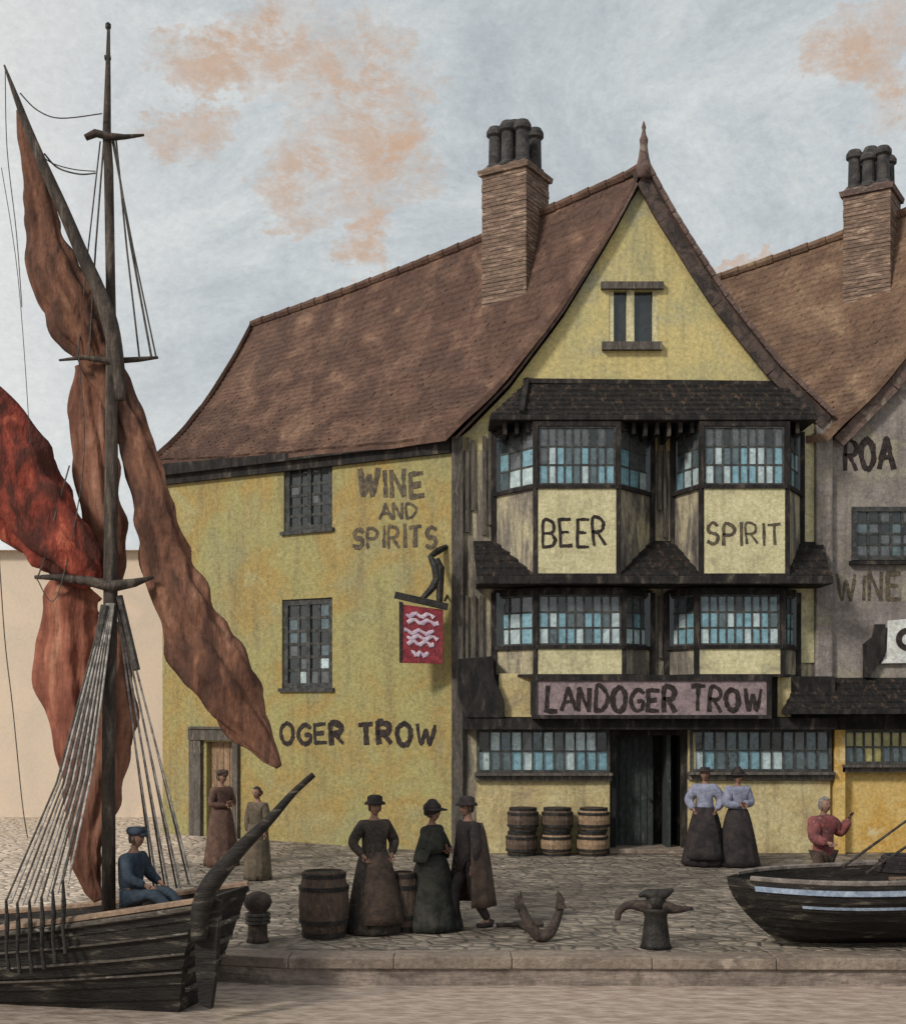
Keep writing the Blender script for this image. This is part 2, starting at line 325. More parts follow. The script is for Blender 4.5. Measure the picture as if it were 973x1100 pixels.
def water():
    m=bpy.data.materials.new('harbour_water'); m.use_nodes=True; nt=m.node_tree; N=nt.nodes; L=nt.links; b=N['Principled BSDF']
    b.inputs['Base Color'].default_value=(.40,.31,.25,1); b.inputs['Roughness'].default_value=.16; b.inputs['Specular IOR Level'].default_value=.5
    tc=N.new('ShaderNodeTexCoord'); mp=N.new('ShaderNodeMapping'); mp.inputs['Scale'].default_value=(1.3,2.0,1); L.new(tc.outputs['Object'],mp.inputs['Vector'])
    n=N.new('ShaderNodeTexNoise'); n.inputs['Scale'].default_value=3.2; n.inputs['Detail'].default_value=5; L.new(mp.outputs[0],n.inputs['Vector'])
    bp=N.new('ShaderNodeBump'); bp.inputs['Strength'].default_value=.55; bp.inputs['Distance'].default_value=.06
    L.new(n.outputs['Fac'],bp.inputs['Height']); L.new(bp.outputs['Normal'],b.inputs['Normal'])
    cr=N.new('ShaderNodeValToRGB'); e=cr.color_ramp.elements; e[0].position=.35; e[0].color=(.33,.255,.205,1); e[1].position=.65; e[1].color=(.50,.41,.345,1)
    L.new(n.outputs['Fac'],cr.inputs['Fac']); L.new(cr.outputs['Color'],b.inputs['Base Color'])
    M['harbour_water']=m
    mb=MB(); mb.add([(-400,-300,WZ),(400,-300,WZ),(400,16,WZ),(-400,16,WZ)],[(0,1,2,3)])
    tag(mb.build('water','harbour_water'),kind='structure',label='muddy tan harbour water below the quay')
water()

# ------------------------------------------------------------------ houses
D0=25.0; SC=D0/FPX
def fx(px): return (px-CX)*SC
def fz(py): return EYE+(HY-py)*SC
def front(u,v,n): return Vector((u,D0-n,v))          # facade coordinates: u = x, v = z, n = towards the street
C0=Vector((fx(485),D0,0)); L0=Vector((-6.41,28.8,0)); SU=(L0-C0); SLEN=SU.length; SU/=SLEN; SN=Vector((-SU.y,SU.x,0)) 
if SN.y>0: SN=-SN
def side(u,v,n): return C0+SU*u+Vector((0,0,v))+SN*n
def su(px):
    k=(px-CX)/FPX; t=(C0.x-k*C0.y)/(-SU.x+k*SU.y)
    return t
def sz(px,py): u=su(px); return EYE+(HY-py)/FPX*(C0.y+SU.y*u)
PROF=[(0,0),(.11,.155),(.23,.30),(.436,.536),(.72,.80),(1,1)]
def prof(s):
    for (a,b),(c,d) in zip(PROF[:-1],PROF[1:]):
        if s<=c+1e-9: t=(s-a)/(c-a); return b+(d-b)*t
    return 1
APX,RGT=fx(690),fx(890)
AP=Vector((APX,D0,fz(183)))
EP=Vector((-4.62,29.9,11.53))
def build_roof(parent, dx, matname, sag=.12):
    """bell-cast tiled roof: left slope, right slope, hipped rear end"""
    o=Vector((dx,0,0)); A=AP+o; E=EP+o
    Ce=C0+SN*.22+Vector((0,0,7.93))+o; Le=L0+SN*.2-Vector((SU.x,SU.y,0))*-.12+Vector((0,0,8.2))+o
    Re=Vector((RGT-.02,D0,8.3))+o; Be=Vector((-4.4,32.1,8.2))+o
    def slope(rt,ev,nu,rows,seed):
        mb.smooth=False; rnd=random.Random(seed)
        def pt(u,s,off):
            a=rt(u); b=ev(u); q=Vector((a.x+(b.x-a.x)*s,a.y+(b.y-a.y)*s,a.z+(b.z-a.z)*prof(s)))
            q.z-=sag*math.sin(math.pi*min(max(u,0),1))*(1-s*.6); q.z+=off
            q.z+=.035*noise.noise(Vector((u*9,s*7,seed)))
            return q
        us=[i/nu for i in range(nu+1)]
        cols=[]
        for r in range(rows):
            s0=r/rows; s1=(r+1)/rows
            for i in range(nu):
                j=rnd.uniform(-.012,.012); k=rnd.uniform(-.004,.004)
                a=pt(us[i],s0,.0); b=pt(us[i+1],s0,.0); c=pt(us[i+1],min(1,s1+.004+k),.045+j); d=pt(us[i],min(1,s1+.004+k),.045+j)
                if us[i]==0: a.y-=.15; d.y-=.15
                e=Vector(c); e.z-=.06; f=Vector(d); f.z-=.06
                mb.add([a,b,c,d,e,f],[(0,1,2,3),(3,2,4,5)])
        # underside and edges
        def un(u,s):
            q=pt(u,s,-.10)
            if u==0: q.y-=.15
            return q
        mb.grid(lambda u,v: un(u,v),12,10)
        for u in (0,1):
            def e_(a,b,u=u):
                q=pt(u,a,-.10 if b==0 else .04)
                if u==0: q.y-=.15
                return q
            mb.grid(e_,12,1)
        def e2(a,b): 
            q=pt(a,1,-.10 if b==0 else .04)
            if a==0: q.y-=.15
            return q
        mb.grid(e2,12,1)
    mb=MB()
    slope(lambda u:A.lerp(E,u), lambda u:Ce.lerp(Le,u), 64, 34, 1)
    slope(lambda u:A.lerp(E,u), lambda u:Re.lerp(Be,u), 40, 20, 2)
    slope(lambda u:E, lambda u:Le.lerp(Be,u), 16, 34, 3)
    rf=mb.build('roof',matname,parent,fix=False)
    # ridge tiles
    rb=MB(); n=26
    for i in range(n):
        a=A.lerp(E,i/n); b=A.lerp(E,(i+.97)/n)
        for q,t in ((a,i/n),(b,(i+1)/n)): q.z+=.03-sag*math.sin(math.pi*t)
        if i==0: a.y-=.15
        rb.tube([a,b],[.10+.01*(i%2),.09],8)
    rb.build('ridge_tiles',matname,rf)
    return rf,Ce,Le,Re
def verge_pts(dx, side_, out=0.0, n=14):
    A=AP; pts=[]
    ex,ez=((fx(488),7.93) if side_<0 else (RGT-.02,8.3))
    for i in range(n+1):
        s=i/n; pts.append(Vector((A.x+(ex-A.x)*s+dx, 0, A.z+(ez-A.z)*prof(s)+out)))
    return pts
def bargeboard(parent, dx, side_, w, matname, yf, out):
    pts=verge_pts(dx,side_); mb=MB(); off=-side_*0
    for i in range(len(pts)-1):
        a,b=pts[i],pts[i+1]; d=(b-a).normalized(); nrm=Vector((-d.z,0,d.x)); 
        if nrm.z>0: nrm=-nrm
        A1=a-nrm*out; B1=b-nrm*out; A2=a+nrm*w; B2=b+nrm*w
        y0,y1=yf,yf+.05
        mb.add([(A1.x,y0,A1.z),(B1.x,y0,B1.z),(B2.x,y0,B2.z),(A2.x,y0,A2.z),(A1.x,y1,A1.z),(B1.x,y1,B1.z),(B2.x,y1,B2.z),(A2.x,y1,A2.z)],
               [(0,1,2,3),(7,6,5,4),(0,4,5,1),(3,2,6,7)]+([(0,3,7,4)] if i==0 else [])+([(1,5,6,2)] if i==len(pts)-2 else []))
    return mb.build('bargeboard',matname,parent)
def front_wall(parent, dx, matname, name, z0=0.0, cutters=None):
    lp=verge_pts(dx,-1); rp=verge_pts(dx,1)
    lp=[p for p in lp]; lx=fx(485)+dx
    poly=[(lx,z0),(RGT-.004+dx,z0),(RGT-.004+dx,8.22)]+[(p.x-.03,p.z-.09) for p in reversed(rp[1:-1])]+[(AP.x+dx,AP.z-.25)]+[(p.x+.03,p.z-.09) for p in lp[1:-1]]+[(lx,7.84)]
    mb=MB(); mb.prism([Vector((x,D0,z)) for x,z in poly],(0,.3,0)); o=mb.build(name,matname,parent)
    if cutters:
        cutters.v=[v-rootloc(parent) for v in cutters.v]; cut(o,cutters)
    return o
def chimney(parent, px, pyb, dx, wpx, toppy, potpy, npots, seed):
    # find the place on the left slope seen at (px,pyb)
    A=AP+Vector((dx,0,0)); E=EP+Vector((dx,0,0)); Ce=C0+SN*.22+Vector((dx,0,7.93)); Le=L0+SN*.2+Vector((dx,0,8.2)); best=None
    for i in range(80):
        for j in range(60):
            u=i/80; s=j/60; a=A.lerp(E,u); b=Ce.lerp(Le,u); q=Vector((a.x+(b.x-a.x)*s,a.y+(b.y-a.y)*s,a.z+(b.z-a.z)*prof(s)))
            X=CX+q.x/q.y*FPX; Y=HY-(q.z-EYE)/q.y*FPX; e=(X-px)**2+(Y-pyb)**2
            if best is None or e<best[0]: best=(e,q)
    q=best[1]; w=wpx/FPX*q.y/1.37; d=q.y+.35
    c=Vector((q.x,q.y,0))+Vector((-SN.x,-SN.y,0))*w*.5
    zt=EYE+(HY-toppy)/FPX*c.y; zp=EYE+(HY-potpy)/FPX*c.y
    e1=SU; e2=-SN; mb=MB()
    def ring(h,k): return [c-e1*h-e2*h+Vector((0,0,k)),c+e1*h-e2*h+Vector((0,0,k)),c+e1*h+e2*h+Vector((0,0,k)),c-e1*h+e2*h+Vector((0,0,k))]
    # coursed brick: alternate courses project a few mm
    z=q.z-1.0; rnd=random.Random(seed); 
    while z<zt-.22:
        h=w/2+rnd.uniform(-.005,.006); mb.hexa(ring(h,z)+ring(h,z+.068)); mb.hexa(ring(w/2-.014,z+.068)+ring(w/2-.014,z+.08)); z+=.08
    st=mb.build('chimney','brick',parent)
    cb=MB(); cb.hexa(ring(w/2+.05,z)+ring(w/2+.07,z+.1)); cb.hexa(ring(w/2+.02,z+.1)+ring(w/2-.05,z+.19)); cb.build('chimney_cap','barge_board_pale' if dx else 'brick',st)
    ps=[(-.3,-.28),(.31,-.28),(.03,.02),(-.28,.3),(.3,.3),(.0,-.32)][:npots]
    for i,(a,b) in enumerate(ps):
        pb=MB(); hh=(zp-z-.19)*rnd.uniform(.62,.9) if i!=2 else (zp-z-.19)
        r=w*.165; cc=c+e1*a*w+e2*b*w; 
        pb.lathe([(r*1.15,z+.15),(r*1.15,z+.22),(r*.85,z+.26),(r*.78,z+.19+hh*.75),(r*1.1,z+.19+hh*.8),(r*1.1,z+.19+hh*.9),(r*.8,z+.19+hh),(r*.6,z+.19+hh),(r*.55,z+.19+hh*.8)],14,cc)
        pb.build('chimney_pot','chimney_pot',st,smooth=False)
    return st

def window(parent, fr, u0,u1,v0,v1, nc, nr, panes, n0=0.0, dep=.05, bar=.03, frame=.06, mull=(), name='window', seed=0, fm='window_frame', up_dark=.5):
    """framed leaded light; panes: material list, last ones show more at the foot of the window"""
    rnd=random.Random(seed+int(u0*31)); mb=MB(); n1=n0+dep
    a,b=min(u0,u1),max(u0,u1)
    mb.fbox(fr,a,b,v1-frame,v1,n0,n1); mb.fbox(fr,a,b,v0,v0+frame,n0,n1)
    mb.fbox(fr,a,a+frame,v0+frame,v1-frame,n0,n1-.003); mb.fbox(fr,b-frame,b,v0+frame,v1-frame,n0,n1-.003)
    iu0,iu1,iv0,iv1=a+frame,b-frame,v0+frame,v1-frame
    for m_ in mull:
        x=iu0+(iu1-iu0)*m_; mb.fbox(fr,x-frame*.4,x+frame*.4,iv0,iv1,n0,n1-.006)
    for i in range(1,nc):
        x=iu0+(iu1-iu0)*i/nc; mb.fbox(fr,x-bar/2,x+bar/2,iv0,iv1,n0,n0+dep*.62+.002)
    for j in range(1,nr):
        y=iv0+(iv1-iv0)*j/nr; mb.fbox(fr,iu0,iu1,y-bar/2,y+bar/2,n0,n0+dep*.55)
    w=mb.build(name,fm,parent)
    pb=MB()
    for i in range(nc):
        for j in range(nr):
            x0=iu0+(iu1-iu0)*i/nc; x1=iu0+(iu1-iu0)*(i+1)/nc; y0=iv0+(iv1-iv0)*j/nr; y1=iv0+(iv1-iv0)*(j+1)/nr
            t=[rnd.uniform(-.006,.006) for _ in range(4)]; base=n0+dep*.3
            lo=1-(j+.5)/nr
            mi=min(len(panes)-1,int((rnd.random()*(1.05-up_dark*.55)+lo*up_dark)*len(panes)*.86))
            if nr==3 and j==2: mi=min(mi,1)  # top pane row kept to dark glass: pent-roof shadow put into the colour
            pb.add([fr(x0,y0,base+t[0]),fr(x1,y0,base+t[1]),fr(x1,y1,base+t[2]),fr(x0,y1,base+t[3])],[(0,1,2),(0,2,3)],mi)
    pb.build('panes',panes,w,fix=False)
    return w

# ---- the tavern
tav=thing('tavern','tall old tavern with ochre side wall, gabled front and two stacks of oriel windows','building',(fx(600),D0,0))
cu=MB()
cu.box((fx(650),D0-.5,fz(368)),(fx(708),D0+.12,fz(312)))
cu.box((fx(657),D0-.5,-.5),(fx(733),D0+.8,fz(786)))
fw=front_wall(tav,0,'gable_plaster','front_wall',z0=fz(484),cutters=None)
cu2=MB(); cu2.box((fx(654),D0-.5,fz(368)),(fx(706),D0+.14,fz(312))); cut(fw,cu2)
# lower front wall
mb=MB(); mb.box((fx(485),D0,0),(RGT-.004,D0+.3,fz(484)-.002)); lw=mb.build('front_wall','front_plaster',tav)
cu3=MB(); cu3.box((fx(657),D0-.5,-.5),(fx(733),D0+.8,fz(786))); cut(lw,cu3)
# side wall
mb=MB(); mb.hexa([side(0,0,0),side(SLEN,0,0),side(SLEN,0,-.3),side(.0,0,-.3),side(0,7.85,0),side(SLEN,7.85,0),side(SLEN,7.85,-.3),side(.0,7.85,-.3)])
sw=mb.build('side_wall','yellow_plaster',tav)
SWIN=[(305,357,491,570),(303,357,643,740)]
cs=MB()
for a,b,c,d in SWIN:
    m_=(a+b)/2; cs.fbox(side,su(b),su(a),sz(m_,d),sz(m_,c),-.12,.5)
cs.fbox(side,su(256),su(222),-.5,sz(240,797),-.2,.5)
cut(sw,cs)
# rear walls (never seen from the street but the house is closed)
mb=MB(); bl=Vector((-4.52,31.9,0)); rr=Vector((RGT-.004,D0+.3,0))
for a,b in ((L0-SN*.3,bl),(bl,rr)):
    d=(b-a).normalized(); n=Vector((-d.y,d.x,0))*.15
    mb.hexa([a,b,b+n,a+n]+[q+Vector((0,0,7.8)) for q in (a,b,b+n,a+n)])
mb.build('rear_wall','front_plaster',tav)
rf,Ce,Le,Re=build_roof(tav,0,'roof_tile')
bargeboard(tav,0,1,.26,'barge_board',D0-.18,.0)
bargeboard(tav,0,-1,.045,'barge_board_pale',D0-.18,.0)
# tile verge strip outside the right bargeboard
mbv=MB(); pts=verge_pts(0,1)
for a,b in zip(pts[:-1],pts[1:]):
    k=(b-a)/2.02
    for q in (0,1):
        p0=a+k*q; mbv.beam((p0.x+.06,D0-.13,p0.z+.04),(p0.x+.06+k.x,D0-.13,p0.z+.04+k.z+.015),.22,.09,up=Vector((0,-1,0)) if False else Vector((0,0,1)))
mbv.build('verge_tiles','barge_board_pale',tav)
# finial
mb=MB(); mb.lathe([(.16,fz(195)),(.15,fz(183)),(.10,fz(172)),(.07,fz(160)),(.085,fz(154)),(.05,fz(149)),(.03,fz(144)),(.045,fz(141)),(.03,fz(138)),(.01,fz(134))],12,(APX,D0-.15,0)); mb.build('finial','barge_board_pale',tav,smooth=True)
# eave fascia along side wall
mb=MB(); 
for k,(z0,z1,n0,n1) in enumerate(((7.66,7.84,.0,.10),(7.845,7.90,.0,.21))):
    mb.hexa([side(-.02,z0,n1),side(SLEN+.1,z0+.02,n1),side(SLEN+.1,z0+.02,n0),side(-.02,z0,n0),side(-.02,z1,n1),side(SLEN+.1,z1+(.22 if k else .02),n1),side(SLEN+.1,z1+(.22 if k else .02),n0),side(-.02,z1,n0)])
mb.build('eaves_board','dark_timber',tav)
# side windows
for i,(a,b,c,d) in enumerate(SWIN):
    m_=(a+b)/2
    window(tav,side,su(b),su(a),sz(m_,d),sz(m_,c),4,6,['pane_dark','pane_dark','pane_grey'] if i==0 else ['pane_dark','pane_dark','pane_grey','pane_mid','pane_white'],n0=-.11,dep=.07,frame=.12,bar=.06,mull=(.5,),seed=i,up_dark=.2)
    mb=MB(); mb.fbox(side,su(b)-.06,su(a)+.06,sz(m_,d)-.06,sz(m_,d)+.015,-.1,.06); mb.build('sill','window_frame',tav)
# side doorway with surround
mb=MB(); u0,u1=su(258),su(206); zt=sz(230,783)
mb.fbox(side,u0,u1,zt-.24,zt,0,.12); mb.fbox(side,u0+.04,u1-.04,zt,zt+.05,0,.16)
mb.fbox(side,u0,u0+.14,0,zt-.242,0,.09); mb.fbox(side,u1-.33,u1,0,zt-.242,0,.09)
ds=mb.build('door_surround','grey_timber',tav)
mb=MB(); mb.fbox(side,su(256)+.003,su(222)-.003,0,sz(240,797)-.003,-.19,-.14); 
for k in range(1,5):
    uu=su(256)+(su(222)-su(256))*k/5; mb.fbox(side,uu-.008,uu+.008,0.02,sz(240,797)-.02,-.14,-.128)
dr=mb.build('door','barrel_pale',tav)
mb=MB(); mb.tube([side(su(228),1.0,-.13),side(su(228),1.0,-.07)],.03); mb.build('handle','iron',dr)
# gable window
mb=MB(); mb.fbox(front,fx(645),fx(712),fz(311.5),fz(304),-.05,.10); gw=mb.build('window','grey_timber',tav)
mb=MB(); mb.fbox(front,fx(646),fx(710),fz(377),fz(368.5),-.05,.12); mb.build('sill','grey_timber',gw)
mb=MB(); mb.fbox(front,fx(673),fx(681),fz(370),fz(311),-.13,-.01); mb.fbox(front,fx(654),fx(659),fz(370),fz(311),-.13,-.02); mb.fbox(front,fx(701),fx(706),fz(370),fz(311),-.13,-.02); mb.build('mullion','cream_panel',gw)
mb=MB(); mb.fbox(front,fx(655),fx(705),fz(369),fz(312),-.139,-.12); mb.build('panes','pane_dark',gw)
# corner post and party-wall pillar
mb=MB(); mb.fbox(front,fx(485),fx(497),0,fz(470),.0,.10); mb.build('corner_post','grey_timber',tav)
mb=MB(); mb.fbox(front,fx(874),fx(892),fz(770),fz(452),.0,.14); 
pp=mb.build('pillar','stone_grey',tav,bevel=.03)
mb=MB(); mb.fbox(front,fx(846),fx(873.5),fz(712),fz(455),.0,.035); mb.build('wall_panel','cream_panel',tav)
# vertical planks and struts between the bays
mb=MB(); rnd=random.Random(5)
for px in (500,506,518,524,690,698,706,712):
    w=rnd.uniform(2,4.5); y0=rnd.uniform(458,475); y1=578+rnd.uniform(-30,0); mb=MB(); mb.fbox(front,fx(px),fx(px+w),fz(y1),fz(y0),-.01,.05+rnd.uniform(0,.02)); mb.build('timber_stud','grey_timber',tav)
for px in (500,507,515,690,698,707):
    w=rnd.uniform(2,4.5); mb=MB(); mb.fbox(front,fx(px),fx(px+w),fz(722+rnd.uniform(-15,0)),fz(640),-.01,.05+rnd.uniform(0,.02)); mb.build('timber_stud','grey_timber',tav)

def pent(parent, x0t,x1t,zt, x0b,x1b,zb, proj, fh, name, seed, mt='pent_tile', rows=6):
    """sloping tiled pent roof hipped at both ends, with a dark fascia below"""
    mb=MB(); rnd=random.Random(seed); top=(D0-.0); T=lambda u,v:None
    def slope(a0,a1,b0,b1,nu):
        for r in range(rows):
            for i in range(nu):
                s0,s1=r/rows,(r+1)/rows; j=rnd.uniform(-.012,.015)
                def q(u,s,o): p=a0.lerp(a1,u).lerp(b0.lerp(b1,u),s); return p+Vector((0,0,o))
                A=q(i/nu,s0,0); B=q((i+1)/nu,s0,0); c=q((i+1)/nu,s1,.03+j); d=q(i/nu,s1,.03+j); e=c-Vector((0,0,.05)); f=d-Vector((0,0,.05))
                mb.add([A,B,c,d,e,f],[(0,1,2,3),(3,2,4,5)])
    t0,t1=Vector((x0t,D0,zt)),Vector((x1t,D0,zt)); b0,b1=Vector((x0b,D0-proj,zb)),Vector((x1b,D0-proj,zb)); w0,w1=Vector((x0b,D0,zb)),Vector((x1b,D0,zb))
    slope(t0,t1,b0,b1,max(6,int((x1b-x0b)/.22))); slope(t0,t0+Vector((.001,0,0)),w0,b0,4); slope(t1-Vector((.001,0,0)),t1,b1,w1,4)
    o=mb.build(name,mt,parent,fix=False)
    fb=MB(); fb.box((x0b-.02,D0-proj-.03,zb-fh),(x1b+.02,D0,zb+.0)); fb.build('fascia','dark_timber',o,bevel=.01)
    return o
pr=pent(tav,fx(566),fx(838),fz(411),P(527,0,24).x,P(876,0,24).x,P(0,446,24).z,1.0,.09,'pent_roof',4,rows=7)
mb=MB(); mb.beam((fx(566),D0-.02,fz(408)),(P(560,0,24).x,D0-1.03,P(0,444,24).z+.02),.09,.09); mb.beam((fx(562),D0-.04,fz(410)),(fx(842),D0-.04,fz(413)),.1,.09); mb.build('flashing','dark_timber',pr)
pm=pent(tav,fx(508),fx(882),fz(581),P(513,0,24).x,P(893,0,24).x,P(0,619,24).z,1.0,.14,'pent_roof',5,rows=5)
# joists and dark soffit blocks below the top roof
mb=MB(); rnd=random.Random(9)
for i in range(26):
    px=540+i*12.5; x=P(px,0,24.25).x; mb.box((x,24.12,P(0,449,24).z-.22-rnd.uniform(0,.12)),(x+.07,24.99,P(0,449,24).z-.05))
mb.build('rafter_ends','dark_timber',tav)

def bay(parent, pxl, pxa, pxb, pxr, py_top, py_sill, py_bot, d, panes, seed, name='oriel', panel='cream_panel', ncf=6):
    """canted oriel: left cant pxl..pxa, front pxa..pxb, right cant pxb..pxr"""
    xs=[fx(pxl),P(pxa,0,d).x,P(pxb,0,d).x,fx(pxr)]; zt,zs,zb=P(0,py_top,d).z,P(0,py_sill,d).z,P(0,py_bot,d).z
    pl=[Vector((xs[0],D0,0)),Vector((xs[1],d,0)),Vector((xs[2],d,0)),Vector((xs[3],D0,0))]
    root=MB()
    # apron under the windows
    root.hexa([q+Vector((0,0,zb)) for q in pl]+[q+Vector((0,0,zs)) for q in pl])
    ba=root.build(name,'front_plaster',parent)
    fp=MB(); fp.box((xs[1]+.046,d-.025,zb+.051),(xs[2]-.046,d+.02,zs-.002)); fp.build('front_panel',panel,ba)
    # corner posts, head and sill rails
    fr=MB()
    cen=Vector(((xs[0]+xs[3])/2,D0,0))
    for k in (1,2):
        q=pl[k]; fr.box((q.x-.045,q.y-.03,zb),(q.x+.045,q.y+.06,zt))
    for a,b in zip(pl[:-1],pl[1:]):
        dd=(b-a).normalized(); nn=Vector((dd.y,-dd.x,0)); 
        for z0,z1,e in ((zt-.08,zt,.02),(zs,zs+.07,.06),(zb,zb+.05,.035)):
            aa=a-dd*.0+nn*e; bb=b+nn*e
            fr.hexa([Vector((p.x,p.y,z)) for z in (z0,z1) for p in (aa,bb,b-nn*.06,a-nn*.06)])
    for q in (pl[0],pl[3]): fr.box((q.x-.05,q.y-.09,zb),(q.x+.05,q.y-.001,zt))
    fr.build('bay_frame','dark_timber',ba)
    for k,(a,b) in enumerate(zip(pl[:-1],pl[1:])):
        dd=(b-a); ln=dd.length; dd/=ln; nn=Vector((dd.y,-dd.x,0))
        f=lambda u,v,n,a=a,dd=dd,nn=nn: a+dd*u+nn*n+Vector((0,0,v))
        window(ba,f,.05,ln-.05,zs+.071,zt-.081,ncf if k==1 else 3,3,panes if k!=1 or True else panes,n0=-.05,dep=.05,frame=.035,bar=.034,seed=seed+k,up_dark=.75,name='bay_window')  # high up_dark paints the roof's shade into the upper panes
    # ceiling over the windows
    rb=MB(); rb.hexa([q+Vector((0,0,zt-.001)) for q in pl]+[q+Vector((0,0,zt+.05)) for q in pl]); 
    rb.build('bay_ceiling','dark_timber',ba)
    bk=MB(); bk.box((xs[0]+.05,D0-.12,zs),(xs[3]-.05,D0-.05,zt-.002)); bk.build('bay_back','pane_dark',ba)
    return ba,pl
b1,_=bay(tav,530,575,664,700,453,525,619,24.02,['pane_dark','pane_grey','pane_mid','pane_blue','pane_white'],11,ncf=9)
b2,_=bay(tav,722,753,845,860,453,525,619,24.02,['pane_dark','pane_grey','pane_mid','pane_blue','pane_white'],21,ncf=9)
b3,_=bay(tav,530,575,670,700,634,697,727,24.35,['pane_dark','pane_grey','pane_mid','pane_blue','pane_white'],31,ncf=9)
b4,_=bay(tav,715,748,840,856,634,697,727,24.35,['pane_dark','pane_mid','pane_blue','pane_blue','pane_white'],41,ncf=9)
def frontd(d): return lambda u,v,n: Vector((u,d-n,v))
f24=frontd(24.35)
X=lambda px,d=24.35: P(px,0,d).x
Z=lambda py,d=24.35: P(0,py,d).z
lettering('BEER',frontd(23.995),X(583,24.02),Z(587,24.02),X(656,24.02),.48,.05,b1,'lettering_black',seed=3)
lettering('SPIRIT',frontd(23.995),X(760,24.02),Z(585,24.02),X(842,24.14),.38,.045,b2,'lettering_worn',seed=5)
# lower fascia with the tavern name, beam and soffit
mb=MB(); mb.box((X(574,24.3),24.3,Z(768,24.3)),(X(826,24.3),24.42,Z(731,24.3))); sb=mb.build('name_board','fascia_mauve',tav)
mb=MB(); mb.box((X(571,24.3),24.26,Z(731,24.3)),(X(828,24.3),24.44,Z(725,24.3))); mb.box((X(571,24.3),24.26,Z(772,24.3)),(X(828,24.3),24.44,Z(768,24.3)))
mb.box((X(570,24.3),24.26,Z(767.9,24.3)),(X(576,24.3),24.44,Z(731.1,24.3))); mb.box((X(823,24.3),24.26,Z(767.9,24.3)),(X(828,24.3),24.44,Z(731.1,24.3))); mb.build('board_frame','dark_timber',sb)
lettering('LANDOGER TROW',frontd(24.3),X(587,24.3),Z(763,24.3),X(823,24.3),.42,.075,sb,'lettering_black',seed=8,jit=.03)
mb=MB(); mb.box((fx(497),24.45,fz(783)),(RGT+.0,24.98,fz(771))); mb.box((fx(497),24.62,fz(770.8)),(fx(890),24.99,fz(727))); mb.build('beam','dark_timber',tav)
for a_,b_2,c_2 in ((535,574,724),(829,843,728)):
    mb=MB(); mb.box((fx(a_),24.58,fz(770)),(fx(b_2),24.62,fz(c_2))); mb.build('wall_panel','stall_plaster',tav)
# carved bracket under the left oriel
mb=MB(); prof_=[(fx(490),fz(709)),(fx(528),fz(706)),(fx(530),fz(728)),(fx(540),fz(752)),(fx(541),fz(771)),(fx(500),fz(771)),(fx(492),fz(748))]
mb.prism([Vector((x,24.42,z)) for x,z in prof_],(0,.5,0)); mb.build('bracket','dark_timber',tav,bevel=.02)
# shop windows
def shop(pa,pb,pt,pb2,panes,seed,nc,par,nr=2,d=24.82,frm='window_frame'):
    fr=frontd(d+.12)
    mb=MB(); mb.box((X(pa,d)-.03,d-.02,Z(pb2,d)-.10),(X(pb,d)+.03,D0,Z(pb2,d)-.0)); 
    mb.box((X(pa,d)-.04,d-.12,Z(pb2,d)-.0),(X(pb,d)+.04,D0-.001,Z(pb2,d)+.05)); mb.build('sill','grey_timber',par)
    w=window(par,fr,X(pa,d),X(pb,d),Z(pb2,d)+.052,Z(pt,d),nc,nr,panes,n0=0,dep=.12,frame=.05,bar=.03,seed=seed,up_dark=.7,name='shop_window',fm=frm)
    return w
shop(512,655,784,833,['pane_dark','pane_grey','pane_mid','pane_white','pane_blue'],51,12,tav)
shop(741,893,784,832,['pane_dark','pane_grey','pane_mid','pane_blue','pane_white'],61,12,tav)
for a_,b_2 in ((fx(512),fx(654)),(fx(745),RGT-.01)):
    mb=MB(); mb.box((a_,24.9,0),(b_2,24.998,fz(838))); mb.build('stall_riser','stall_plaster',tav)
# tavern door in its recess
mb=MB(); mb.box((fx(655),24.95,0),(fx(661),25.02,fz(784))); mb.box((fx(731),24.95,0),(fx(737),25.02,fz(784))); mb.box((fx(661),24.96,fz(790)),(fx(731),25.02,fz(784))); mb.build('door_frame','dark_timber',tav)
mb=MB(); mb.box((fx(657),25.3,0),(fx(733),25.9,fz(784))); cv=MB(); cv.box((fx(660),25.0,.001),(fx(730),25.75,fz(788))); o_=mb.build('porch_lining','dark_timber',tav); cut(o_,cv)
mb=MB(); mb.box((fx(661),25.35,.02),(fx(704),25.42,fz(790)))
for k in range(1,6): x=fx(661)+(fx(704)-fx(661))*k/6; mb.box((x-.006,25.33,.05),(x+.006,25.35,fz(793)))
dr=mb.build('door','grey_timber',tav)
dr.data.materials.clear(); mat('door_green',(.045,.052,.05),(.025,.028,.028),(.10,.11,.10),scale=6,stretch=(3,3,.6),bump=.6); dr.data.materials.append(M['door_green'])
mb=MB(); mb.tube([Vector((fx(700),25.33,1.0)),Vector((fx(700),25.27,1.0))],.03); mb.build('handle','iron',dr)
mb=MB(); mb.box((fx(716),25.0,.02),(fx(720),25.65,fz(790))); mb.build('door','door_green',tav)
mb=MB(); mb.box((fx(652),24.7,0),(fx(740),25.7,.10)); mb.build('doorstep','kerb_stone',tav,bevel=.02)
# post beside the door
mb=MB(); mb.box((fx(737.5),24.86,0),(fx(745),25.0,fz(784))); mb.build('door_post','stall_plaster',tav)
chimney(tav,541,322,0,74,185,130,6,1)
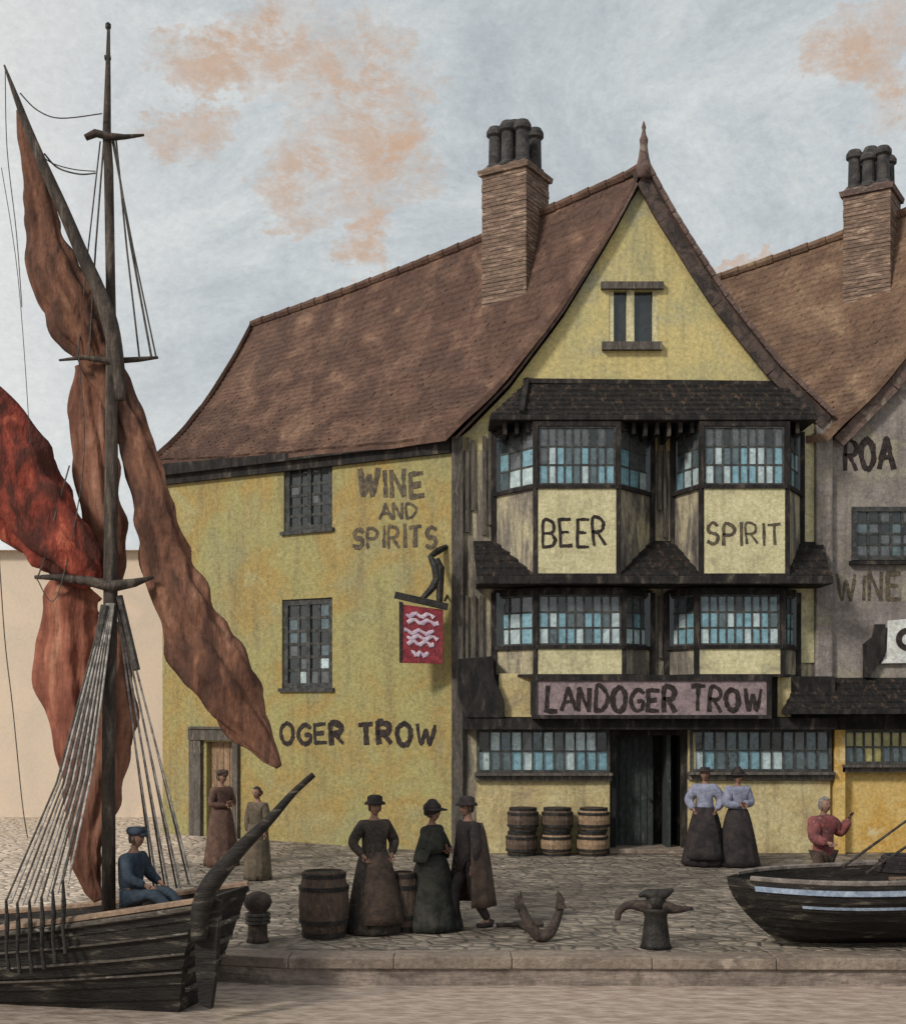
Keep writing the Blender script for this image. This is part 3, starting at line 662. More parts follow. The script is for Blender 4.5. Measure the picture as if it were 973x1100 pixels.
# painted words on the side wall
lettering('WINE',side,0,0,1,.5,.07,tav,'lettering_worn',seed=1) if False else None
def side_text(txt,pxa,pxb,pya,pyb,w,m,seed):
    ua,ub=su(pxa),su(pxb); z0=sz(pxa,pyb); z1=sz(pxa,pya); z0b=sz(pxb,pyb)
    fr=lambda u,v,n: side(ua-u,v,n)
    lettering(txt,fr,0,z0,ua-ub,z1-z0,w,tav,m,seed=seed,slope=(z0b-z0)/(ua-ub))
side_text('WINE',386,462,508,533,.10,'lettering_worn',2)
side_text('AND',408,452,542,557,.055,'lettering_worn',3)
side_text('SPIRITS',380,474,567,588,.075,'lettering_worn',4)
side_text('OGER TROW',302,474,778,799,.10,'lettering_black',6)

# ---- hanging sign (hangs from the corner of the tavern)
hs=thing('hanging_sign','red tavern sign with lilac streaks hanging from a black bracket at the wall corner','sign',tuple(side(.3,5.0,.5)))
SD=24.6
def Sg(px,py,d=SD): return P(px,py,d)
mb=MB(); mb.tube([side(.12,sz(470,588),.0),Sg(470,592,24.9),Sg(462,598,24.7),Sg(468,608),Sg(470,622),Sg(464,632),Sg(454,643)],[.05,.07,.05,.09,.09,.07,.05],8)
mb.tube([Sg(469,600),Sg(473,610),Sg(472,650)],[.05,.08,.06],8); 
mb.tube([side(.1,sz(478,640),.0),Sg(478,645)],.025,8); mb.build('bracket','iron',hs)
mb=MB(); mb.beam(Sg(424,639),Sg(481,652),.10,.13); mb.build('crossbar','iron',hs,bevel=.01)
mb=MB(); mb.prism([Sg(430,649),Sg(476,655),Sg(475,713),Sg(430,712)],(0,.06,0)); bd=mb.build('sign_board','sign_red',hs)
mb=MB(); mb.prism([Sg(428.5,646,SD-.01),Sg(433,647,SD-.01),Sg(432,712,SD-.01),Sg(429,712,SD-.01)],(0,.08,0)); mb.build('sign_edge','iron',bd)
mb=MB()
for i,(a,b,y,k) in enumerate(((436,466,660,1),(438,471,667,1),(434,466,678,1),(437,470,684,1),(438,466,690,1),(442,460,702,1))):
    pts=[]; n=9
    for t in range(n):
        x=a+(b-a)*t/(n-1); pts.append(Sg(x,y+2.2*math.sin(t*1.7+i*2)+.06*(x-a),SD-.012))
    mb.tube(pts,[.018+.03*abs(math.sin(t*.9+i)) for t in range(n)],6,squash=.3)
mb.build('painted_emblem','sign_lilac',bd)

# ---- grey neighbour house
nb=thing('neighbour_house','grey plastered gabled house with ochre ground floor right of the tavern','building',(RGT+3,D0,0))
DX=RGT-fx(485)
wl=front_wall(nb,DX,'stone_grey','front_wall',z0=fz(768))
mb=MB(); mb.box((RGT+.004,D0,0),(RGT*2,D0+.3,fz(768)-.002)); mb.build('front_wall','ochre_plaster',nb)
mb=MB(); lx=RGT
a=Vector((RGT*2-.02,D0+.3,0)); b_=bl+Vector((DX,0,0)); c_=L0+Vector((DX,0,0))+SU*.0
for p,q in ((a,b_),(b_,c_+Vector((.6,.6,0)))):
    d=(q-p).normalized(); n=Vector((-d.y,d.x,0))*.15; mb.hexa([p,q,q+n,p+n]+[w_+Vector((0,0,7.7)) for w_ in (p,q,q+n,p+n)])
mb.build('rear_wall','stone_grey',nb)
build_roof(nb,DX,'roof_tile_light')
bargeboard(nb,DX,-1,.24,'barge_board_pale',D0-.18,.0); bargeboard(nb,DX,1,.24,'barge_board_pale',D0-.18,.0)
chimney(nb,930,318,DX,68,205,158,6,2)
window(nb,front,fx(914),fx(985),fz(602),fz(545),5,4,['pane_dark','pane_dark','pane_grey','pane_mid'],n0=-.0,dep=.07,frame=.09,bar=.04,seed=71)
mb=MB(); mb.fbox(front,fx(911),fx(988),fz(607),fz(603),0,.12); mb.build('sill','dark_timber',nb)
lettering('ROA',front,fx(907),fz(504),fx(962),.55,.09,nb,'lettering_black',seed=9)
lettering('WINE',front,fx(899),fz(645),fx(972),.5,.07,nb,'lettering_worn',seed=10)
shop(906,1010,784,824,['pane_amber','pane_amber','pane_amber','pane_mid'],81,10,nb)
pent(nb,fx(853),fx(1080),fz(728),P(846,0,24.2).x,P(1085,0,24.2).x,P(0,762,24.2).z,.8,.09,'pent_roof',6,rows=5)
mb=MB(); mb.box((RGT+.01,24.8,fz(783)),(RGT*1.8,D0-.001,fz(768))); mb.build('beam','dark_timber',nb)
mb=MB(); mb.box((fx(893),24.8,0),(fx(904),D0-.001,fz(784))); mb.build('door_post','ochre_plaster',nb)
# white round-emblem board on the grey wall with its iron bracket
wb=thing('wall_sign','white board with a dark ring mounted on the grey wall','sign',(fx(970),D0,fz(690)))
mb=MB(); mb.prism([Vector((fx(x),24.9,fz(y))) for x,y in ((952,667),(1000,663),(1002,712),(944,713),(950,700))],(0,.095,0)); w_=mb.build('board','white_board',wb,bevel=.01)
mb=MB(); n=24
for i in range(n):
    a0,a1=2*math.pi*i/n,2*math.pi*(i+1)/n
    q=lambda a,r:Vector((fx(972)+math.cos(a)*r,24.885,fz(687)+math.sin(a)*r))
    mb.prism([q(a0,.11),q(a1,.11),q(a1,.22),q(a0,.22)],(0,.02,0))
mb.build('ring','lettering_black',w_)
mb=MB(); mb.prism([Vector((fx(x),24.86,fz(y))) for x,y in ((938,671),(948,671),(948,705),(940,712),(934,728),(926,728),(926,692),(936,684))],(0,.13,0)); mb.build('bracket','dark_timber',wb)

# ---- pale building further along the quay
wh=thing('warehouse','pale peach plastered building behind the masts at far left','building',(-11,33,0))
mb=MB(); zt=P(0,592,33).z
mb.box((-22,33,0),(-5.6,33.3,zt)); mb.box((-5.6,33.0,0),(-5.3,40,zt)); mb.box((-22,39.7,0),(-5.6,40,zt)); mb.build('wall','peach_plaster',wh)
mb=MB(); mb.hexa([Vector(q) for q in ((-22.2,32.75,zt),(-5.1,32.75,zt),(-5.1,40.2,zt),(-22.2,40.2,zt),(-22.2,36.3,zt+.35),(-5.1,36.3,zt+.35),(-5.1,36.7,zt+.35),(-22.2,36.7,zt+.35))]); mb.build('roof','peach_plaster',wh)

# ------------------------------------------------------------------ hull builder
def hull(name, mats, parent, L_, beam, keel, sheer, stations=22, strakes=8, bow_full=.5, stern_w=.7, lean=0, flare=.25, rake=.5, stern_rake=.1, thick=.03, bowtop=None):
    """stern at x=0, bow towards +x; keel(t), sheer(t) give heights; closed outer skin in clinker strakes plus inner skin"""
    def hb(t): return beam/2*((stern_w+(1-stern_w)*math.sin(math.pi*min(t/.55,1)/2)) if t<.55 else math.cos(math.pi/2*((t-.55)/.45)**(1.6))**.8 if t<1 else 0)
    def pt(t,k,side_,out=0):
        z=keel(t)+(sheer(t)-keel(t))*k
        w=hb(t)*(math.sin(math.pi/2*min(1,k*1.0))**.62*(1-flare)+flare*k)
        x=L_*t - rake*(1-k)**1.7*t**3 + stern_rake*(1-k)*(1-t)**6*1
        return Vector((x,side_*(w+out),z))
    mb=MB()
    for s in (-1,1):
        for j in range(strakes):
            k0,k1=j/strakes,(j+1)/strakes
            for i in range(stations):
                t0,t1=i/stations,(i+1)/stations
                mb.add([pt(t0,k0,s,.018),pt(t1,k0,s,.018 if t1<1 else 0),pt(t1,k1,s,0),pt(t0,k1,s,0),pt(t0,k0,s,0),pt(t1,k0,s,0)],[(0,1,2,3),(0,1,5,4)])
        mb.grid(lambda a,b,s=s:pt(a,b,s,-thick) if hb(a)>thick*1.5 else pt(a,b,s,-hb(a)*.6),stations,6)
        mb.grid(lambda a,b,s=s:pt(a,1,s,.0) if b==0 else (pt(a,1,s,-thick) if hb(a)>thick*1.5 else pt(a,1,s,-hb(a)*.6)),stations,1)
    # transom
    n=8; ring=[pt(0,k/n,-1) for k in range(n,-1,-1)]+[pt(0,k/n,1) for k in range(1,n+1)]
    mb.prism(ring,(.05,0,0))
    o=mb.build(name,mats,parent,local=True,fix=False)
    return o,pt,hb

# ---- sailing barge
bl_ang=math.atan2(.24,-.97)          # bow points left
SB=Vector((-2.36,13.42,WZ))           # stern centre on the waterline
barge=thing('sailing_barge','black clinker sailing barge with furled rust brown sails moored at the quay','boat',tuple(SB),bl_ang)
bk=lambda t:-.35
bs=lambda t:1.17-.52*math.sin(math.pi*min(1,t*1.05)/1.6)+.55*max(0,t-.6)**1.5
hu,hpt,hhb=hull('hull','hull_black',barge,6.2,1.62,bk,bs,strakes=9,stern_w=.82,flare=.28,rake=.6,stern_rake=.45)
# rubbing strakes and pale weathered seams
for kk,m_,rr_ in ((.97,'hull_strake',.028),(.80,'hull_strake',.012),(.66,'hull_strake',.014),(.53,'hull_strake',.012)):
    for s in (-1,1):
        mb=MB(); mb.tube([hpt(t/24,kk,s,.03) for t in range(24)],rr_,6); mb.build('rubbing_strake',m_,hu,local=True)
mb=MB()
for i in range(18):
    t0,t1=i/20+.02,(i+1)/20+.02
    mb.add([hpt(t0,.86,-1,-.03),hpt(t1,.86,-1,-.03),hpt(t1,.86,1,-.03),hpt(t0,.86,1,-.03)],[(0,1,2,3)])
mb.build('deck','deck_wood',barge,local=True,fix=False)
for s in (-1,1):
    mb=MB(); mb.tube([hpt(t/24,1.0,s,-.01)+Vector((0,0,.02)) for t in range(24)],.035,6); mb.build('gunwale','deck_wood',hu,local=True)
mb=MB()
for z0,z1 in ((.25,.32),(.45,.50),(.64,.70),(.85,.92)):
    a=hpt(0,(z0+.35)/1.52,-1); b=hpt(0,(z0+.35)/1.52,1); mb.beam((a.x-.03,a.y*.9,z0),(a.x-.03,b.y*.9,z0),.02,.05)
mb.build('transom_moulding','hull_strake',hu,local=True)
# everything below is placed in the world and made local to the barge
Rb=Matrix.Rotation(-bl_ang,3,'Z')
def wl_(v): return Rb@(Vector(v)-SB)
def bpart(mb,name,m_,parent=None,smooth=False):
    mb.v=[wl_(v) for v in mb.v]; return mb.build(name,m_,parent or barge,local=True,smooth=smooth)
BD=13.55
Q=lambda px,py,d=BD: P(px,py,d)
# rudder and tiller
mb=MB(); mb.v=[]; rp_=[(214,1080),(226,1084),(231,1050),(234,1000),(236,968),(217,962),(209,990),(210,1040)]
mb.prism([P(x,y,12.72) for x,y in rp_],(.02,.07,0)); rd=bpart(mb,'rudder','hull_black')
pts=bezier([(*Q(214,1010,12.70),.085),(*Q(217,975,12.70),.10),(*Q(228,948,12.7),.095),(*Q(258,912,12.75),.07),(*Q(290,880,12.8),.05),(*Q(315,852,12.85),.035),(*Q(337,832,12.9),.03)],6)
mb=MB(); mb.tube([Vector(p[:3]) for p in pts],[p[3] for p in pts],10); bpart(mb,'tiller','hull_black',rd,True)
# mast
mb=MB(); mp_=[(117,985,.075),(117,800,.07),(119,640,.075),(120,500,.07),(120,400,.062),(119,300,.05),(117,180,.05),(115,145,.045),(116,90,.032),(117,28,.016)]
mb.tube([Q(x,y) for x,y,_ in mp_],[r for _,_,r in mp_],12); mast=bpart(mb,'mast','mast_wood',smooth=True)
mb=MB(); mb.tube([Q(113,62),Q(119,62)],.03,6); mb.lathe([(.01,Q(0,33).z),(.03,Q(0,30).z),(.03,Q(0,26).z),(.01,Q(0,24).z)],8,(Q(116.5,28).x,BD,0)); bpart(mb,'truck','iron',mast)
for pts_,rr_ in (([(38,620),(60,620),(95,624),(120,630),(145,626),(165,620)],[.02,.035,.05,.065,.045,.015]),
               ([(64,387),(90,384),(119,388),(150,386),(170,384)],[.012,.025,.035,.028,.015]),([(92,148),(103,143),(118,147),(135,147),(155,145)],[.03,.04,.04,.025,.012])):
    mb=MB(); mb.tube([Q(x,y,BD-.05) for x,y in pts_],rr_,8,squash=1.4); bpart(mb,'crosstree','mast_wood',None,True)
# sprit
sp=bezier([(5,70,.010),(18,105,.03),(33,145,.045),(50,185,.055),(68,225,.062),(88,272,.068),(106,312,.075),(119,350,.085),(127,395,.07),(130,430,.05)],4)
mb=MB(); mb.tube([Q(x,y,BD-.18) for x,y,_ in sp],[r for _,_,r in sp],10); bpart(mb,'sprit','mast_wood',None,True)
# sails
def sail(path,m_,d,seed,fold=.19,sq=.5,n=44):
    pts=bezier([(*Q(x,y,d+random.Random(seed+i).uniform(-.05,.05)),w/2*BD/FPX) for i,(x,y,w) in enumerate(path)],7)
    mb=MB(); mb.tube([Vector(p[:3]) for p in pts],[max(.01,p[3]*(1+.09*noise.noise(Vector((i*.23,seed,0)))+.025*math.sin(i*.9+seed))) for i,p in enumerate(pts)],n,squash=sq,fold=fold,seed=seed); o=bpart(mb,'sail',m_,None,True)
    return o
s1=sail([(20,118,4),(29,160,16),(41,205,28),(47,245,36),(55,285,50),(76,330,54),(96,365,44),(112,398,34),(128,430,34),(143,470,36),(158,520,40),(170,565,42),(180,605,50),(195,645,56),(212,685,62),(235,722,62),(256,760,50),(278,793,32),(300,824,7)],'sail_brown',BD+.12,3)
s1['label']='brown sail furled along the sprit'
s2=sail([(92,392,20),(97,440,40),(103,490,42),(108,540,40),(118,585,34),(122,625,20)],'sail_tan',BD+.35,11)
s3=sail([(92,628,40),(76,650,56),(73,700,66),(76,750,60),(85,800,50),(92,850,30)],'sail_orange',BD+.28,17,fold=.17)
s4=sail([(121,668,18),(120,710,40),(117,760,54),(110,810,60),(100,860,52),(93,905,36),(96,940,26),(106,968,10)],'sail_orange',BD+.22,23,fold=.17)
s4.data.materials[0]=M['sail_tan']
s5=sail([(-175,305,10),(-145,335,44),(-110,372,80),(-60,432,100),(-15,486,106),(22,530,96),(50,566,80),(75,594,66),(92,615,46),(100,628,24)],'sail_red',BD+.05,29,fold=.14)
s5['label']='rust red sail bunched to the left of the mast'
# gaff of the red sail off to the left, so that it hangs from something
mb=MB(); mb.tube([Q(-190,285,BD),Q(-60,400,BD),Q(20,490,BD+.1)],[.02,.04,.03],8); bpart(mb,'gaff','mast_wood')
# shrouds
def rope(pts,r,m_,name='shroud'):
    mb=MB(); mb.tube([Vector(p) for p in pts],r,6); return bpart(mb,name,m_)
for i,(xb,yb) in enumerate(((6,1032),(18,1035),(31,1033),(44,1029),(56,1022),(67,1012))):
    for k in (0,1):
        rope([Q(113+i*1.5+k*2,648,BD-.1),Q((113+i*1.5+xb)/2+k*3+2,(648+yb)/2,13.25),Q(xb+k*6,yb-62,12.95)],.012 if k else .011,'rope_pale' if (k) else 'rope_dark')
    mb=MB(); mb.tube([Q(xb+1,yb-66,12.95),Q(xb+2,yb-40,12.93),Q(xb+1,yb-12,12.92),Q(xb+4,yb+12,12.9)],[.012,.026,.016,.024],8); bpart(mb,'deadeye','iron')
for i,(xb,yb) in enumerate(((166,957),(178,957),(190,954),(203,950))):
    for k in (0,1):
        rope([Q(126+i,650,BD+.05),Q(126+i+(xb-126)*.5,(650+yb)/2,BD+.2),Q(xb+k*4,yb,BD+.4)],.012 if k else .011,'rope_pale' if k else 'rope_dark')
rope([Q(128,640),Q(140,690),Q(147,720)],.04,'rope_dark','tackle'); rope([Q(113,650,BD-.12),Q(104,700,BD-.12),Q(96,735,BD-.12)],.045,'rope_dark','tackle')
for a,b,r in (((122,150),(163,384),.012),((125,150),(150,384),.010),((112,150),(96,384),.010),((108,152),(84,384),.008),((121,152),(168,384),.009)):
    rope([Q(*a),Q((a[0]+b[0])/2-1,(a[1]+b[1])/2),Q(*b)],r,'rope_dark','topmast_shroud')
def sagl(pts,r=.007,m_='rope_dark'):
    rope([Q(x,y,d) for x,y,d in bezier([(x,y,BD-.1) for x,y in pts],6)],r,m_,'halyard')
sagl([(22,100),(40,118),(65,127),(110,122)]); sagl([(48,165),(62,180),(85,187),(103,186)],.009); sagl([(46,168),(58,176),(80,182),(103,184)],.006)
sagl([(85,385),(90,500),(62,640),(40,622)],.006); sagl([(40,622),(48,600),(58,560),(75,500)],.008)
sagl([(6,75),(8,160),(18,250),(24,330)],.005); sagl([(2,180),(20,300),(33,480),(36,560)],.004)
sagl([(-4,540),(5,680),(14,760),(24,860),(30,900)],.006)
# hatch and bits on the deck
mb=MB(); mb.box((1.6,-.3,.58),(2.5,.3,.78)); mb.build('hatch','deck_wood',barge,local=True,bevel=.02)

# ---- rowing boat hauled up on the quay
RB=G(984,1019); RB.z=0
rb_ang=math.atan2(-.55,-4.87)
row=thing('rowing_boat','black rowing boat with two pale blue stripes hauled up on the quay','boat',(8.05,15.72,0),rb_ang)
rk=lambda t:.02+.04*max(0,t-.8)*4; rs=lambda t:1.08-.10*math.sin(math.pi*t)-.26*t
rh,rpt,rhb=hull('hull','hull_black',row,4.9,1.75,rk,rs,strakes=7,stern_w=.8,flare=.10,rake=.62,stern_rake=0)
for kk,w_,t0,t1 in ((.83,.055,.04,.955),(.62,.028,.10,.87)):
    for s in (-1,1):
        mb=MB(); n=30
        for i in range(n):
            a=t0+(t1-t0)*i/n; b=t0+(t1-t0)*(i+1)/n
            h=w_
            A=rpt(a,kk,s,.024); B=rpt(b,kk,s,.024); A2=rpt(a,kk+h/.7,s,.020); B2=rpt(b,kk+h/.7,s,.020); o_=Vector((0,-s*.03,0))
            mb.hexa([A,B,B+o_,A+o_,A2,B2,B2+o_,A2+o_])
        mb.build('stripe','boat_blue',rh,local=True)
for s in (-1,1):
    mb=MB(); mb.tube([rpt(i/24,1,s,-.01)+Vector((0,0,.01)) for i in range(24)],.032,6); mb.build('gunwale','boat_grey',rh,local=True)
for t in (.25,.5,.72):
    a=rpt(t,.78,-1,-.04); b=rpt(t,.78,1,-.04); mb=MB(); mb.box((a.x-.12,a.y,a.z-.02),(a.x+.12,b.y,a.z+.015)); mb.build('thwart','deck_wood',row,local=True)
mb=MB()
for i in range(16):
    t0,t1=i/18+.02,(i+1)/18+.02
    mb.add([rpt(t0,.25,-1,-.03),rpt(t1,.25,-1,-.03),rpt(t1,.25,1,-.03),rpt(t0,.25,1,-.03)],[(0,1,2,3)])
mb.build('bottom_boards','deck_wood',row,local=True,fix=False)
def oar(a,b,label):
    a=Vector(a); b=Vector(b); t=thing('oar',label,'oar',tuple(a),0,'oars laid across the rowing boat')
    d=(b-a); mb=MB(); mb.tube([a,a+d*.75,b-d*.1],[.019,.016,.016],8); mb.build('shaft','mast_wood',t)
    mb=MB(); mb.tube([b-d*.2,b-d*.14,b],[.02,.06,.07],10,squash=.22); mb.build('blade','boat_grey',t); return t
oar(P(905,931,15.3),P(992,868,16.6),'upper oar slanting up from the rowing boat')
oar(P(930,938,15.25),P(1010,885,16.0),'lower oar slanting up from the rowing boat')
mb=MB(); 
for k in range(4):
    pts=[]
    for i in range(40):
        a=i/39*2*math.pi; pts.append(Vector((4.95+.30*math.cos(a)*(1-.1*k)+ .3*(0),15.45+.22*math.sin(a),.86+.045*k-.06*(k%2)*0)))
    mb.tube(pts,.035,6)
cn=mb.build('net_heap','cloth_black'); tag(cn,'dark coil of rope heaped on the rowing boat beside the oars','rope')
cn.location=(.4,0.1,.0)

# ------------------------------------------------------------------ barrels, crates, bollards
def barrel_mesh(par,r,h,m_='barrel_wood'):
    mb=MB(); n=20; k=len(mb.v)
    pr_=[(r*.80,0),(r*.86,h*.1),(r*.96,h*.28),(r,h*.5),(r*.96,h*.72),(r*.86,h*.9),(r*.80,h),(r*.74,h),(r*.73,h-.05)]
    mb.lathe(pr_,n,(0,0,0),fold=0); 
    b=mb.build('staves',m_,par,local=True)
    for z,q in ((.06,.84),(.25,.955),(.75,.955),(.94,.84)):
        hb_=MB(); hb_.lathe([(r*q+.012,h*z-.025),(r*q+.014,h*z+.025)],n,(0,0,0)); hb_.build('hoop','iron',par,local=True)
def stave_lines(o): pass
br=thing('barrel','large dark barrel standing alone at the left of the standing group','barrel',tuple(G(348,1006)),.3)
barrel_mesh(br,.31,.80)
b2=thing('barrel','slim brown barrel between the two women on the quay','barrel',tuple(G(434,1000)),.9); barrel_mesh(b2,.17,.74)
kegs=['front lowest keg','x']
kp=[(560,0),(597,0),(636,0)]
kl=[('bottom keg of the left stack against the wall','top keg of the left stack against the wall'),('bottom keg of the middle stack under the shop window','top keg of the middle stack under the shop window'),('bottom keg of the right stack beside the tavern door','top keg of the right stack beside the tavern door')]
k0=None; rnd=random.Random(2)
for i,(px,_) in enumerate(kp):
    for j in (0,1):
        loc=(P(px+(j*1.5),0,24.55).x,24.55,j*.452)
        if k0 is None:
            k0=thing('keg',kl[0][0],'keg',loc,0,'kegs stacked against the tavern wall'); barrel_mesh(k0,.30,.45)
        else: 
            kk=dup(k0,loc,rnd.uniform(0,6),kl[i][j])
            if i>0:
                for ch in kk.children:
                    if ch.name.startswith('staves'): ch.data=ch.data.copy(); ch.data.materials[0]=M['barrel_pale' if (i+j)%2 or i==2 else 'barrel_wood']
# small round-headed bollard
bo=thing('bollard','short round headed iron bollard beside the barge stern','bollard',tuple(G(277,1012)))
mb=MB(); mb.lathe([(.14,0),(.12,.06),(.11,.3),(.10,.36),(.15,.42),(.17,.48),(.15,.55),(.08,.59),(.02,.60)],16); mb.build('post','rust_iron',bo,local=True,smooth=True)
mb=MB()
for k in range(3): mb.tube([Vector((math.cos(a/12*6.283)*.135,math.sin(a/12*6.283)*.135,.24+k*.045)) for a in range(13)],.022,6)
mb.build('rope_turns','rope_dark',bo,local=True)
# bollard with crossbar
cb_=thing('bollard','black mooring post with a drooping crossbar and flat cap on the open quay','bollard',tuple(G(704,1018)))
mb=MB(); mb.lathe([(.19,0),(.17,.05),(.15,.2),(.13,.36),(.15,.42),(.18,.46)],16); mb.build('post','iron',cb_,local=True,smooth=True)
mb=MB(); pts=bezier([(-.44,0,.32,.03),(-.42,0,.43,.045),(-.30,-.02,.50,.05),(-.1,-.02,.48,.08),(.1,-.02,.47,.08),(.25,-.02,.45,.05),(.43,-.02,.46,.02)],5)
mb.tube([Vector(p[:3]) for p in pts],[p[3] for p in pts],10); mb.build('crossbar','rust_iron',cb_,local=True,smooth=True)
mb=MB(); pts=bezier([(-.2,-.03,.60,.02),(-.12,-.03,.63,.05),(0,-.03,.61,.08),(.1,-.03,.63,.06),(.2,-.03,.68,.02)],4); mb.tube([Vector(p[:3]) for p in pts],[p[3] for p in pts],10)
mb.lathe([(.12,.45),(.11,.60),(.06,.64)],12); mb.build('cap','iron',cb_,local=True,smooth=True)
# anchor lying with its arms up
an=thing('anchor','rusty anchor lying on the cobbles with both flukes raised','anchor',tuple(G(580,1012)),.15)
mb=MB(); pts=bezier([(-.30,0,.55,.02),(-.25,0,.46,.045),(-.17,-.03,.28,.05),(-.07,-.05,.12,.06),(.02,-.05,.08,.065),(.12,-.05,.14,.06),(.22,0,.32,.045),(.26,.02,.48,.035),(.22,.02,.58,.02)],5)
mb.tube([Vector(p[:3]) for p in pts],[p[3]*1.15 for p in pts],10); mb.build('arms','rust_iron',an,local=True,smooth=True)
for s,x,z in ((-1,-.26,.50),(1,.245,.50)):
    mb=MB(); mb.prism([Vector((x-.07,-.06,z-.10)),Vector((x+.07,-.06,z-.10)),Vector((x+.03*-s,-.02,z+.12))],(0,.03,0)); mb.build('fluke','rust_iron',an,local=True)
mb=MB(); mb.tube([Vector((.02,-.05,.08)),Vector((-.02,.5,.06)),Vector((-.05,1.0,.05))],[.05,.04,.035],10); mb.build('shank','rust_iron',an,local=True,smooth=True)
mb=MB(); mb.tube([Vector((-.35,.95,.05)),Vector((.25,.95,.05))],.03,8); mb.tube([Vector((-.05+.07*math.cos(a*.5236),1.07+.07*math.sin(a*.5236),.05)) for a in range(13)],.015,6); mb.build('stock','rust_iron',an,local=True)

# ------------------------------------------------------------------ people
def skin_graph(verts, edges, radii, sub=2, root=0):
    me=bpy.data.meshes.new('t'); me.from_pydata([tuple(v) for v in verts],edges,[]); o=bpy.data.objects.new('t',me); C.objects.link(o)
    sm=o.modifiers.new('s','SKIN'); sm.use_smooth_shade=True; ss=o.modifiers.new('u','SUBSURF'); ss.levels=sub; ss.render_levels=sub
    for i,r in enumerate(radii):
        r=r if isinstance(r,tuple) else (r,r); me.skin_vertices[0].data[i].radius=r; me.skin_vertices[0].data[i].use_root=(i==root)
    bpy.context.view_layer.update(); dg=bpy.context.evaluated_depsgraph_get(); m=bpy.data.meshes.new_from_object(o.evaluated_get(dg))
    vs=[v.co.copy() for v in m.vertices]; fs=[tuple(p.vertices) for p in m.polygons]
    bpy.data.objects.remove(o); bpy.data.meshes.remove(m); return vs,fs
def person(label, loc, rz, h, coat, legs=None, skirt=None, hat='cap', hatmat='cloth_black', hair='hair_dark', arms=None, legp=None, seated=False,
           shawl=None, bustle=0, lean=0, apron=None, cloak=None, group=None, skirt_w=.33, headturn=0, flare_=1.0):
    k=h/1.72; t=thing('person',label,'person',loc,rz,group)
    hz=0
    sh=Vector((0,0,1.42)); pel=Vector((0,0,.95 if not seated else .16)); up=Vector((0,-lean,1)).normalized()
    if seated: sh=pel+Vector((0,0,.47))
    ch=pel.lerp(sh,.6); ch.y-=lean*.3; sh.y-=lean; nk=sh+Vector((0,-lean*.2,.09)); hd=nk+Vector((0,-.015-lean*.2,.10))
    arms=arms or [((.25,-.02,-.27),(.22,-.12,-.50)),((.25,-.02,-.27),(.22,-.12,-.50))]      # elbow, wrist relative to shoulder (x outward)
    V=[pel,ch,sh,nk,hd]; E=[(0,1),(1,2),(2,3),(3,4)]; Rd=[(.125,.10),(.13,.10),(.115,.085),.048,.05]
    hands=[]
    sholders=[]
    for s,(el,wr) in zip((-1,1),arms):
        S=sh+Vector((s*.16,0,-.01)); Ev=sh+Vector((s*el[0],el[1],el[2])); W=sh+Vector((s*wr[0],wr[1],wr[2])); d=(W-Ev).normalized(); H=W+d*.07
        i=len(V); V+= [S,Ev,W,H]; E+= [(2,i),(i,i+1),(i+1,i+2),(i+2,i+3)]; Rd+=[.06,.043,.028,(.036,.018)]; hands.append((s,W,H,d)); sholders.append((S,Ev,W))
    lp=legp or [((.09,0,-.05),(.10,-.01,-.48),(.10,.02,-.87)),((.09,0,-.05),(.10,-.01,-.48),(.10,.02,-.87))]
    LG=[]
    for s,(a,b,c) in zip((-1,1),lp):
        A=pel+Vector((s*a[0],a[1],a[2])); B=pel+Vector((s*b[0],b[1],b[2])); Cc=pel+Vector((s*c[0],c[1],c[2])); F=Cc+Vector((s*.02,-.15,-.035))
        i=len(V); V+=[A,B,Cc,F]; E+=[(0,i),(i,i+1),(i+1,i+2),(i+2,i+3)]; Rd+=[.085,.058,.038,(.04,.028)]; LG.append((A,B,Cc,F))
    vs,fs=skin_graph([v*k for v in V],E,[tuple(q*k for q in (r if isinstance(r,tuple) else (r,r))) for r in Rd])
    mb=MB(); mb.add(vs,fs)
    # head with brow, nose, chin and ears, rooted on the neck
    hc=(hd+Vector((0,-.01,.045)))*k; kk=len(mb.v); nu,nv=18,14; Rt=Matrix.Rotation(headturn,3,'Z')
    for i in range(nv+1):
        th=math.pi*i/nv
        for j in range(nu):
            ph=2*math.pi*j/nu; x=math.sin(th)*math.sin(ph); y=-math.sin(th)*math.cos(ph); z=math.cos(th)
            X_=x*.078; Y_=y*.098; Z_=z*.118
            if z<0: X_*=1+.28*z; Y_*=1+(.12*z if y<0 else .35*z)
            fr_=max(0,-y)
            if abs(x)<.22 and -.25<z<.15 and fr_>.8: Y_-=.022*(1-abs(x)/.22)*(1-abs(z+.08)/.24)      # nose
            if .12<abs(x)<.5 and .02<z<.3 and fr_>.7: Y_+=.012                                # eye sockets
            if abs(x)<.35 and -.55<z<-.42 and fr_>.6: Y_+=.006
            mb.v.append(hc+Rt@(Vector((X_,Y_,Z_))*k))
    for i in range(nv):
        for j in range(nu): mb.f.append((kk+i*nu+j,kk+i*nu+(j+1)%nu,kk+(i+1)*nu+(j+1)%nu,kk+(i+1)*nu+j)); mb.m.append(0)
    for s in (-1,1):   # ears
        c=hc+Rt@(Vector((s*.078,.005,-.005))*k); mb.tube([c-Vector((0,0,.028*k)),c,c+Vector((0,0,.028*k))],[.008*k,.016*k,.01*k],6)
